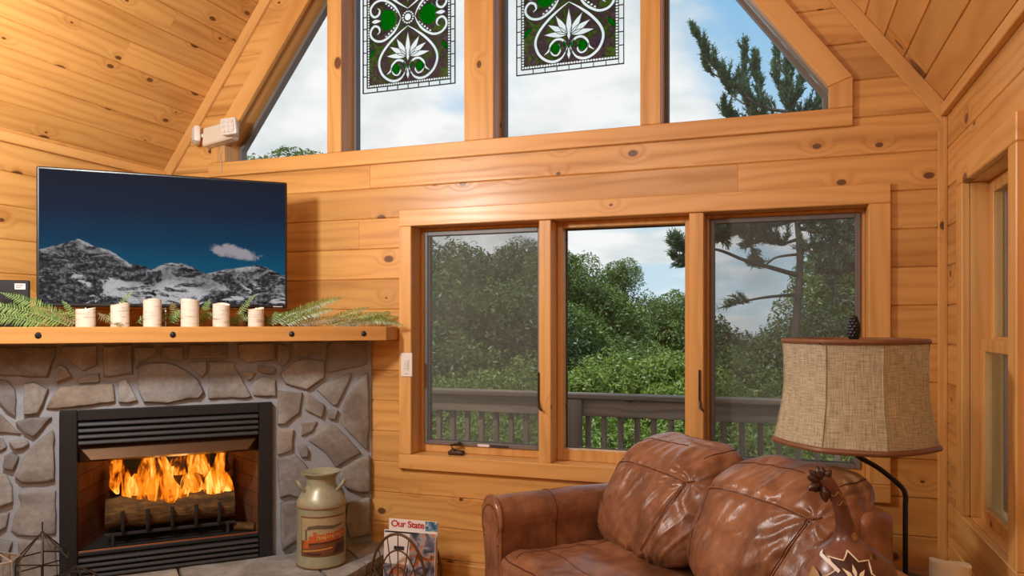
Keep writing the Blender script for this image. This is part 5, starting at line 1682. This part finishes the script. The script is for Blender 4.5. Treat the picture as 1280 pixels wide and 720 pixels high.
# ================================================================== GEOMETRIC WIRE LANTERNS on the hearth
M['wire'] = plain('dark_wire_frame', srgb(52, 44, 38), .45, .6)
M['wire_pale'] = plain('pale_wire_frame', srgb(168, 164, 156), .4, .5)
M['lantern_glass'] = glass_mat('lantern_glass', (.93, .94, .94, 1), .6)
def lantern(loc, rz, label, mat, Rm, h1, h2, h3, hook, n=6, R0=.6):
    o = empty('wire_lantern', loc, rz, label, 'lantern', None)
    rings = [(Rm * R0, .006), (Rm, h1), (Rm, h2)]
    mb, gm = MB(), MB()
    P_ = [[Vector((math.cos(k * 2 * PI / n) * r, math.sin(k * 2 * PI / n) * r, z)) for k in range(n)] for r, z in rings]
    apex = Vector((0, 0, h3))
    for ring in P_: mb.tube(ring, .0035, 6, closed=True)
    for k in range(n):
        for A_, B_ in zip(P_, P_[1:]): mb.tube([A_[k], B_[k]], .0032, 6)
        mb.tube([P_[-1][k], apex], .0032, 6)
        for A_, B_ in zip(P_, P_[1:]): gm.poly([A_[k], A_[(k + 1) % n], B_[(k + 1) % n], B_[k]])
        if k % 2: gm.poly([P_[-1][k], P_[-1][(k + 1) % n], apex])
    if hook: mb.tube([apex, apex + Vector((0, 0, hook))], .003, 6); mb.ball(apex, .007, 8)
    mb.build('wire_frame', mat, o); gm.build('glass', M['lantern_glass'], o, smooth=False)
p = at(53, 405, 3.42)
lantern((p.x, p.y, HZ), .35, 'dark wire lantern with pointed roof and hook on the hearth left of the fire', M['wire'], .115, .15, .215, .335, .045)
p = at(-8, 405, 3.33)
lantern((p.x, p.y, HZ), .1, 'pale wire lantern at the left picture edge on the hearth', M['wire_pale'], .10, .13, .235, .275, 0)
p = at(96, 405, 3.36)
lantern((p.x, p.y, HZ), .6, 'small dark low wire lantern on the hearth before the firebox corner', M['wire'], .085, .09, .15, .20, 0)
# ================================================================== OUTSIDE: deck, railing, woods
mb = MB()
for k in range(15):
    y = 4.2 + k * .125
    mb.box(-7, 4.5, y, y + .118, -.11, -.07, .003)
dk = struct(mb.build('deck_floor', M['deck_wood'], smooth=False))
rl = empty('deck_railing', (-1.5, 6.0, -.07), 0, 'weathered grey wooden deck railing with square balusters outside the windows', 'railing')
RT = .883 + .07
mb = MB(); mb.box(-5.0, 4.6, -.07, .09, RT - .04, RT, .006); mb.build('cap_rail', M['deck_wood'], rl, smooth=False)
mb = MB(); mb.box(-5.0, 4.6, -.02, .02, RT - .185, RT - .041, .004); mb.build('top_board', M['deck_wood'], rl, smooth=False)
mb = MB(); mb.box(-5.0, 4.6, -.02, .02, .08, .12, .004); mb.build('bottom_board', M['deck_wood'], rl, smooth=False)
k = 0
x = -4.95
while x < 4.6:
    near = min(abs(x - p) for p in (-4.9, -2.5, -.08, 2.35, 4.5)) < .09
    if not near:
        mb = MB(); mb.box(x - .021, x + .021, .021, .061, .04, RT - .06, .003); mb.build('baluster', M['deck_post'], rl, smooth=False)
    x += .1345
for p in (-4.9, -2.5, -.08, 2.35, 4.5):
    mb = MB(); mb.box(p - .075, p + .075, -.06, .0195 - .04, 0, RT - .041, .006); mb.build('post', M['deck_post'], rl, smooth=False)
# forest floor falling away below the deck
M['forest_floor'] = leaf_mat('forest_floor_green', srgb(44, 62, 28), srgb(76, 96, 44), .6, .0)
def gh(x, y): return -3.2 - .10 * max(0, y - 6) + .5 * noise.noise((x * .08, y * .08, 0)) + .0035 * max(0, y - 25) ** 2
mb = MB(); mb.surf(lambda u, v: (-60 + 110 * u, 1.5 + 70 * v, gh(-60 + 110 * u, 1.5 + 70 * v)), 40, 30)
o = mb.build('ground', M['forest_floor']); struct(o)

M['leaf_mid'] = leaf_mat('mid_green_leaves', srgb(62, 88, 34), srgb(126, 148, 70), .4, .35)
M['leaf_dark'] = leaf_mat('dark_green_leaves', srgb(50, 74, 36), srgb(98, 122, 62), .4, .3)
M['leaf_light'] = leaf_mat('fresh_green_leaves', srgb(84, 114, 36), srgb(152, 172, 78), .4, .4)
M['bark'] = plain('grey_tree_bark', srgb(92, 84, 76), .85, nscale=14, namt=.3, bump=.5)
def crown_mesh(name, seed, n, leaf, mat, lobes=9):
    r_ = random.Random(seed)
    L = [(Vector((r_.uniform(-.5, .5), r_.uniform(-.5, .5), r_.uniform(-.75, .62))), r_.uniform(.32, .52)) for _ in range(lobes)]
    L += [(Vector((0, 0, 0)), .66), (Vector((0, 0, -.5)), .6)]
    me = bpy.data.meshes.new(name)
    vs, fs = [], []
    for _ in range(n):
        c, R_ = r_.choice(L)
        d = Vector((r_.gauss(0, 1), r_.gauss(0, 1), r_.gauss(0, 1) + .15)).normalized()
        p = c + d * R_ * (r_.random() ** .22)
        p += Vector((noise.noise(p * 5 + Vector((seed, 0, 0))), noise.noise(p * 5 + Vector((0, seed, 0))), noise.noise(p * 5))) * .09
        nr = (d * .5 + Vector((r_.uniform(-1, 1), r_.uniform(-1, 1), r_.uniform(-.2, 1.2)))).normalized()
        t1 = nr.orthogonal().normalized()
        t1 = (Matrix.Rotation(r_.uniform(0, 6.28), 3, nr) @ t1)
        t2 = nr.cross(t1)
        s = leaf * r_.uniform(.6, 1.3)
        i = len(vs)
        vs += [p - t1 * s, p + t2 * s * .42 + nr * s * .12, p + t1 * s, p - t2 * s * .42 + nr * s * .12]
        fs.append((i, i + 1, i + 2, i + 3))
    me.from_pydata([tuple(v) for v in vs], [], fs)
    me.materials.append(mat)
    return me
crowns = {
    'm1': crown_mesh('foliage', 1, 17000, .030, M['leaf_mid']), 'm2': crown_mesh('foliage', 2, 17000, .030, M['leaf_mid'], 7),
    'd1': crown_mesh('foliage', 3, 17000, .029, M['leaf_dark']), 'd2': crown_mesh('foliage', 6, 17000, .029, M['leaf_dark'], 11),
    'l1': crown_mesh('foliage', 4, 17000, .033, M['leaf_light']), 'l2': crown_mesh('foliage', 5, 17000, .033, M['leaf_light'], 7),
}
tb = MB()
tb.tube([(0, 0, 0), (.01, .005, .3), (-.005, .01, .6), (.0, 0, 1)], [.10, .085, .07, .03], 8)
for a in (0.4, 2.2, 4.1): tb.tube([(0, 0, .55), (math.cos(a) * .35, math.sin(a) * .35, .9)], [.04, .015], 6)
trunk_me = tb.build('trunk', M['bark']).data
bpy.data.objects.remove(bpy.data.objects['trunk'])
trn = random.Random(21)
def tree(px, ytop, f, R_, kind, label, group, squash=1.0):
    top_ = at(px, ytop, f)
    c = Vector((top_.x, top_.y, top_.z - R_ * squash * .95))
    g = gh(c.x, c.y) - .05
    root = empty('leafy_tree', (c.x, c.y, g), trn.uniform(0, 6.28), label, 'tree', group)
    fo = bpy.data.objects.new('foliage', crowns[kind]); C.objects.link(fo); fo.parent = root
    fo.location = (0, 0, c.z - g); fo.scale = (R_, R_, R_ * squash); fo.rotation_euler = (0, 0, trn.uniform(0, 6.28))
    tk = bpy.data.objects.new('trunk', trunk_me); C.objects.link(tk); tk.parent = root
    tk.scale = (R_ * .6, R_ * .6, max(.5, c.z - g + R_ * .3))
    return root
G1, L1 = 'trees of the dense woods', 'leafy green tree in the dense woods beyond the deck railing'
G2, L2 = 'light green saplings below the deck', 'fresh light green sapling just beyond and below the deck railing'
# far wood edge
for px, y, f, R_, k in [(480, 300, 30, 4.0, 'd1'), (560, 286, 26, 3.6, 'd2'), (622, 300, 27, 3.0, 'm1'), (655, 312, 30, 3.2, 'd1'), (590, 340, 22, 3.0, 'm2'), (530, 330, 21, 3.0, 'm1'), (470, 360, 20, 3.0, 'm2'),
    (652, 292, 28, 1.6, 'd2'), (702, 308, 26, 1.7, 'm1'), (745, 326, 27, 2.6, 'm2'), (762, 322, 30, 1.5, 'm1'), (792, 350, 30, 2.2, 'm2'), (814, 360, 31, 2.2, 'm1'), (838, 384, 32, 2.2, 'd1'), (868, 392, 30, 2.4, 'd2'), (720, 360, 23, 2.4, 'm1'), (780, 395, 25, 2.6, 'm2'),
    (690, 345, 22, 2.2, 'm2'), (640, 360, 21, 2.6, 'd1'), (610, 400, 19, 2.4, 'm1'), (545, 400, 18, 2.4, 'm2'), (700, 410, 20, 2.2, 'm2'), (760, 425, 21, 2.2, 'm1'), (820, 420, 23, 2.4, 'd2'), (872, 430, 22, 2.3, 'm1'), (905, 396, 27, 2.4, 'd1'), (945, 400, 26, 2.4, 'd2'), (985, 392, 25, 2.4, 'm2'), (920, 440, 21, 2.2, 'd1'), (980, 440, 20, 2.2, 'm1'), (430, 420, 17, 2.6, 'd1'),
    (1062, 296, 17, 1.7, 'm1'), (1080, 330, 17, 1.8, 'm2'), (1048, 372, 16, 1.6, 'd2'), (1105, 300, 19, 2.4, 'd1'), (1020, 420, 17, 1.7, 'm2'), (1085, 420, 16, 2.0, 'm1'), (1150, 330, 18, 2.6, 'd2'), (1200, 380, 15, 2.4, 'm1'),
    (640, 460, 17, 2.4, 'd2'), (560, 470, 16, 2.4, 'd1'), (720, 480, 18, 2.4, 'd2'), (800, 480, 18, 2.4, 'd1'), (880, 490, 17, 2.4, 'm1'), (960, 490, 16, 2.4, 'd2'), (1040, 490, 15, 2.4, 'd1')]:
    tree(px, y, f, R_, k, L1, G1)
for px, y, f, R_, k in [(640, 440, 13, 1.15, 'l1'), (575, 458, 12.5, 1.1, 'l2'), (520, 470, 12, 1.2, 'l1'), (700, 452, 14, 1.1, 'l2'), (760, 438, 14, 1.3, 'l1'), (812, 428, 14, 1.2, 'l2'), (850, 455, 13, 1.2, 'l1'), (905, 462, 14, 1.2, 'l2'), (950, 470, 13, 1.3, 'l1'), (1010, 480, 13, 1.3, 'l2'), (1065, 470, 12.5, 1.3, 'l1'),
    (610, 505, 11, 1.2, 'l2'), (680, 510, 11, 1.2, 'l1'), (750, 505, 11.5, 1.2, 'l2'), (830, 512, 11.5, 1.2, 'l1'), (545, 515, 10.5, 1.2, 'l1'), (910, 520, 11, 1.3, 'l2'), (980, 525, 10.5, 1.3, 'l1'), (1050, 530, 10.5, 1.3, 'l2')]:
    tree(px, y, f, R_, k, L2, G2)
tree(338, 172, 19, 1.7, 'm1', 'tall leafy tree seen through the lower corner of the left gable pane', None)
for px, y, f, R_, k in [(1330, 330, 13, 2.2, 'm1'), (1420, 320, 14, 2.4, 'd2'), (1560, 330, 13, 2.4, 'm2'), (1750, 320, 13, 2.6, 'd1'), (1900, 350, 11, 2.2, 'm1'), (1480, 440, 11, 1.9, 'm2'), (1640, 430, 11, 2.0, 'd2')]:
    tree(px, y, f, R_, k, L1, G1)
tree(1290, 300, 9, 1.6, 'd1', 'dark tree outside the narrow side window', None)
# ---------------------------------------------------------------- the white pine by the deck
M['needles'] = leaf_mat('blue_green_pine_needles', srgb(58, 80, 62), srgb(116, 138, 106), .5, .2, .2)
PF = 12.0
pb = at(992, 405, PF)
pg = gh(pb.x, pb.y) - .05
pine_t = empty('pine_tree', (pb.x, pb.y, pg), 0, 'tall dark pine with long bare limb and upswept branches right of the woods', 'tree')
PO = Vector((pb.x, pb.y, pg))
pp = lambda px, py, dz=0.0: at(px, py, PF + dz) - PO
mb = MB()
tp = [Vector((0, 0, 0))] + [pp(x, y) for x, y in ((990, 520), (994, 420), (1000, 330), (996, 270), (990, 200), (986, 130), (984, 80))]
mb.tube(catmull([tuple(p) for p in tp], 5), [.085 - .07 * k / 35 for k in range(36)], 10)
mb.build('trunk', M['bark'], pine_t)
nr_ = random.Random(9)
def tuft(vs, fs, p, d, ln, n=15):
    for _ in range(n):
        q = (d * .9 + Vector((nr_.uniform(-1, 1), nr_.uniform(-1, 1), nr_.uniform(-.8, 1))) * .85).normalized()
        s = q.orthogonal().normalized(); s = Matrix.Rotation(nr_.uniform(0, 6.28), 3, q) @ s
        b = p + d * nr_.uniform(-.10, .06)
        l = ln * nr_.uniform(.7, 1.2)
        i = len(vs)
        vs += [b - s * .0075, b + s * .0075, b + q * l + s * .0045, b + q * l - s * .0045]
        fs.append((i, i + 1, i + 2, i + 3))
def limb(pts, spread, dens, r0=.04, start=.25, upsweep=.5, tl=.095):
    """a limb through the given points with needled twigs along it"""
    c = catmull([tuple(p) for p in pts], 10)
    m = len(c)
    mb = MB(); mb.tube(c, [r0 * (1 - .85 * k / m) for k in range(m)], 7)
    L = sum((c[i + 1] - c[i]).length for i in range(m - 1))
    vs, fs = [], []
    for _ in range(int(L * dens)):
        s = start + (1 - start) * nr_.random()
        k = min(m - 2, int(s * (m - 1)))
        d = (c[k + 1] - c[k]).normalized()
        a = Vector((nr_.uniform(-1, 1), nr_.uniform(-1, 1), nr_.uniform(-.5, 1) + upsweep)).normalized()
        tw = spread * nr_.uniform(.35, 1) * (1 - .45 * s)
        e = c[k] + (d * .8 + a).normalized() * tw
        mb.tube([c[k], c[k].lerp(e, .5) + Vector((0, 0, -.02)), e], [.008, .006, .003], 4)
        dd = (e - c[k]).normalized()
        for w in (.35, .6, .85, 1.0): tuft(vs, fs, c[k].lerp(e, w), (dd + Vector((0, 0, .35))).normalized(), tl)
    tuft(vs, fs, c[-1], (c[-1] - c[-3]).normalized(), tl)
    b = mb.build('limb', M['bark'], pine_t)
    me = bpy.data.meshes.new('needles'); me.from_pydata([tuple(v) for v in vs], [], fs); me.materials.append(M['needles'])
    o = bpy.data.objects.new('needles', me); C.objects.link(o); o.parent = b
# upswept tops seen through the gable window
up_ = dict(upsweep=.9, tl=.07)
limb([pp(986, 140), pp(950, 132, -.3), pp(912, 104, -.4), pp(884, 70, -.4), pp(867, 36, -.4)], .36, 30, .03, .12, **up_)
limb([pp(905, 100, -.4), pp(886, 88, -.3), pp(880, 74, -.3), pp(878, 58, -.3)], .22, 22, .014, .2, **up_)
limb([pp(986, 150), pp(945, 150, .2), pp(930, 110, .3), pp(931, 58, .3)], .36, 34, .028, .15, **up_)
limb([pp(950, 140), pp(948, 112, .2), pp(944, 88, .2), pp(944, 74, .2)], .26, 26, .018, .2, **up_)
limb([pp(930, 130), pp(914, 118, .2), pp(906, 104, .2), pp(900, 92, .2)], .26, 26, .016, .2, **up_)
limb([pp(985, 130), pp(972, 100, .1), pp(972, 74, .2), pp(971, 60, .2)], .30, 40, .022, .1, **up_)
limb([pp(986, 150), pp(985, 110), pp(985, 90), pp(985, 74)], .34, 46, .02, .0, **up_)
limb([pp(986, 140), pp(1000, 110, -.2), pp(1008, 86, -.2), pp(1004, 70, -.2)], .46, 56, .025, .05, **up_)
limb([pp(986, 160), pp(1015, 140, .1), pp(1035, 115, .1), pp(1042, 95, .1)], .50, 56, .025, .0, **up_)
limb([pp(990, 165), pp(1018, 150, .3), pp(1044, 130, .3), pp(1060, 112, .3)], .50, 50, .025, .0, **up_)
limb([pp(988, 180), pp(950, 165, .5), pp(915, 150, .6), pp(905, 130, .6)], .40, 30, .025, .1, **up_)
# dark whorls seen through the right pane
limb([pp(993, 275), pp(955, 285, -.3), pp(920, 292, -.5), pp(893, 284, -.6)], .34, 26, .04, .3, .3)
limb([pp(993, 260), pp(955, 262, .3), pp(925, 268, .4), pp(905, 262, .5)], .36, 30, .035, .2, .1)
limb([pp(996, 285), pp(1030, 290, .2), pp(1060, 300, .4), pp(1085, 310, .5)], .42, 34, .04, .15, .1)
limb([pp(996, 262), pp(1025, 262, -.2), pp(1055, 268, -.3), pp(1080, 262, -.3)], .45, 34, .035, .1, .1)
limb([pp(998, 300), pp(1020, 322, -.4), pp(1038, 345, -.7), pp(1050, 372, -.9)], .36, 26, .03, .2, .0)
limb([pp(992, 245), pp(970, 238, -.5), pp(940, 240, -.8), pp(912, 246, -1.0)], .40, 30, .035, .2, .0)
limb([pp(997, 318), pp(970, 322, .4), pp(955, 332, .6), pp(940, 330, .7)], .30, 14, .025, .45, .3)
limb([pp(996, 280), pp(1020, 275, -.4), pp(1050, 285, -.6), pp(1075, 292, -.7)], .42, 40, .03, .1, .0)
limb([pp(998, 305), pp(1030, 312, .1), pp(1060, 330, .2), pp(1075, 352, .3)], .42, 36, .03, .1, .0)
limb([pp(993, 262), pp(965, 275, -.1), pp(930, 282, -.2), pp(900, 300, -.3)], .36, 34, .03, .15, .1)
limb([pp(994, 300), pp(975, 305, -.3), pp(955, 300, -.4), pp(935, 306, -.5)], .34, 30, .03, .15, .2)
# the long bare limb that crosses towards the middle pane
limb([pp(999, 345), pp(965, 335, -.2), pp(930, 325, -.4), pp(895, 312, -.5), pp(862, 315, -.6), pp(846, 306, -.6)], .30, 20, .042, .74, .4)
limb([pp(880, 315, -.55), pp(860, 330, -.55), pp(848, 326, -.5), pp(842, 318, -.5)], .20, 22, .02, .3, .2)
limb([pp(996, 368), pp(955, 372, .3), pp(925, 378, .4), pp(902, 384, .5)], .22, 5, .03, .5, .3)

# ================================================================== SKY, SUN, ROOM LIGHT
wd = bpy.data.worlds.new('summer_sky'); bpy.context.scene.world = wd
wd.use_nodes = True
t = wd.node_tree; t.nodes.clear()
def wn(k, **kw):
    n = t.nodes.new('ShaderNode' + k)
    for a, b in kw.items(): setattr(n, a, b)
    return n
tc = wn('TexCoord'); sep = wn('SeparateXYZ'); t.links.new(tc.outputs['Generated'], sep.inputs[0])
def wm(op, a, b=None, c=None, cl=False):
    n = wn('Math', operation=op, use_clamp=cl)
    for i, v in enumerate((a, b, c)):
        if v is None: continue
        if isinstance(v, bpy.types.NodeSocket): t.links.new(v, n.inputs[i])
        else: n.inputs[i].default_value = v
    return n.outputs[0]
zz = wm('ADD', wm('MAXIMUM', sep.outputs[2], 0.0), .22)
cmb = wn('CombineXYZ'); t.links.new(wm('DIVIDE', sep.outputs[0], zz), cmb.inputs[0]); t.links.new(wm('DIVIDE', sep.outputs[1], zz), cmb.inputs[1])
ns = wn('TexNoise'); ns.inputs['Scale'].default_value = 1.55; ns.inputs['Detail'].default_value = 7; ns.inputs['Roughness'].default_value = .52; ns.inputs['Distortion'].default_value = .25
mpn = wn('Mapping'); mpn.inputs['Location'].default_value = (3.4, .6, 0); t.links.new(cmb.outputs[0], mpn.inputs[0]); t.links.new(mpn.outputs[0], ns.inputs['Vector'])
n2 = wn('TexNoise'); n2.inputs['Scale'].default_value = 3.6; n2.inputs['Detail'].default_value = 5; t.links.new(mpn.outputs[0], n2.inputs['Vector'])
# cloudier towards the left (west), clearer to the right
lr = wm('MULTIPLY', sep.outputs[0], -.46)
cov = wm('ADD', ns.outputs['Fac'], lr)
cr = wn('MapRange', interpolation_type='SMOOTHSTEP'); t.links.new(cov, cr.inputs[0]); cr.inputs[1].default_value = .46; cr.inputs[2].default_value = .62
blue = wn('ValToRGB'); t.links.new(sep.outputs[2], blue.inputs[0])
e = blue.color_ramp.elements; e[0].position = 0; e[0].color = srgb(214, 236, 244); e[1].position = .45; e[1].color = srgb(128, 190, 236)
gry = wn('ValToRGB'); t.links.new(n2.outputs['Fac'], gry.inputs[0])
e = gry.color_ramp.elements; e[0].position = .32; e[0].color = srgb(222, 229, 230); e[1].position = .56; e[1].color = (1.0, 1.0, 1.0, 1)
mx = wn('Mix', data_type='RGBA'); t.links.new(cr.outputs[0], mx.inputs[0]); t.links.new(blue.outputs[0], mx.inputs[6]); t.links.new(gry.outputs[0], mx.inputs[7])
bg = wn('Background'); t.links.new(mx.outputs[2], bg.inputs[0]); bg.inputs[1].default_value = 1.0
wo = wn('OutputWorld'); t.links.new(bg.outputs[0], wo.inputs[0])

def light(name, kind, loc, target, energy, col=(1, 1, 1), size=.5, size_y=None, spread=None):
    l = bpy.data.lights.new(name, kind)
    l.energy = energy; l.color = col
    if kind == 'AREA':
        l.size = size
        if size_y: l.shape = 'RECTANGLE'; l.size_y = size_y
    elif kind == 'SUN': l.angle = size
    else: l.shadow_soft_size = size
    o = bpy.data.objects.new(name, l); C.objects.link(o)
    o.location = loc
    o.rotation_euler = (Vector(target) - Vector(loc)).to_track_quat('-Z', 'Y').to_euler()
    return o
light('sun', 'SUN', (0, 0, 20), (2.2, 7.5, 7), 3.6, (1, .95, .86), math.radians(6))
light('key_lamp', 'POINT', (-2.5, 1.7, 2.42), (0, 0, 0), 155, (1, .98, .95), .13)
light('ceiling_fill', 'POINT', (-1.5, -1.0, 3.3), (0, 0, 0), 85, (1, .97, .93), .22)  # unseen fill light added high in the room to brighten the ceiling
light('rear_fill', 'AREA', (-.6, -2.6, 3.4), (-1.2, 3.9, 1.5), 15, (1, .96, .89), .7)  # added fill behind the camera, no fixture there
light('fire_glow', 'POINT', fpw @ Vector((1.08, -.20, .60)), (0, 0, 0), 8.0, (1, .48, .14), .16)
light('lamp_glow', 'POINT', LP + Vector((SX, SY, zt_ + .18)), (0, 0, 0), 1.2, (1, .72, .4), .03)

# ================================================================== CAMERA
cam = bpy.data.cameras.new('camera')
cam.sensor_width = 36; cam.lens = FPX / 1280 * 36
cam.shift_y = (YHP - 360) / 1280
cam.clip_start = .05; cam.clip_end = 300
co = bpy.data.objects.new('camera', cam); C.objects.link(co)
co.location = (0, 0, EYE); co.rotation_euler = (PI / 2, 0, YAW)
sc = bpy.context.scene
sc.camera = co
sc.view_settings.view_transform = 'Standard'; sc.view_settings.look = 'None'
sc.view_settings.exposure = 0.0; sc.view_settings.gamma = 1.0; sc.view_settings.use_curve_mapping = False
sc.cycles.max_bounces = 8; sc.cycles.transparent_max_bounces = 24; sc.cycles.diffuse_bounces = 4; sc.cycles.glossy_bounces = 3
sc.cycles.sample_clamp_indirect = 6.0
sc.cycles.use_denoising = True
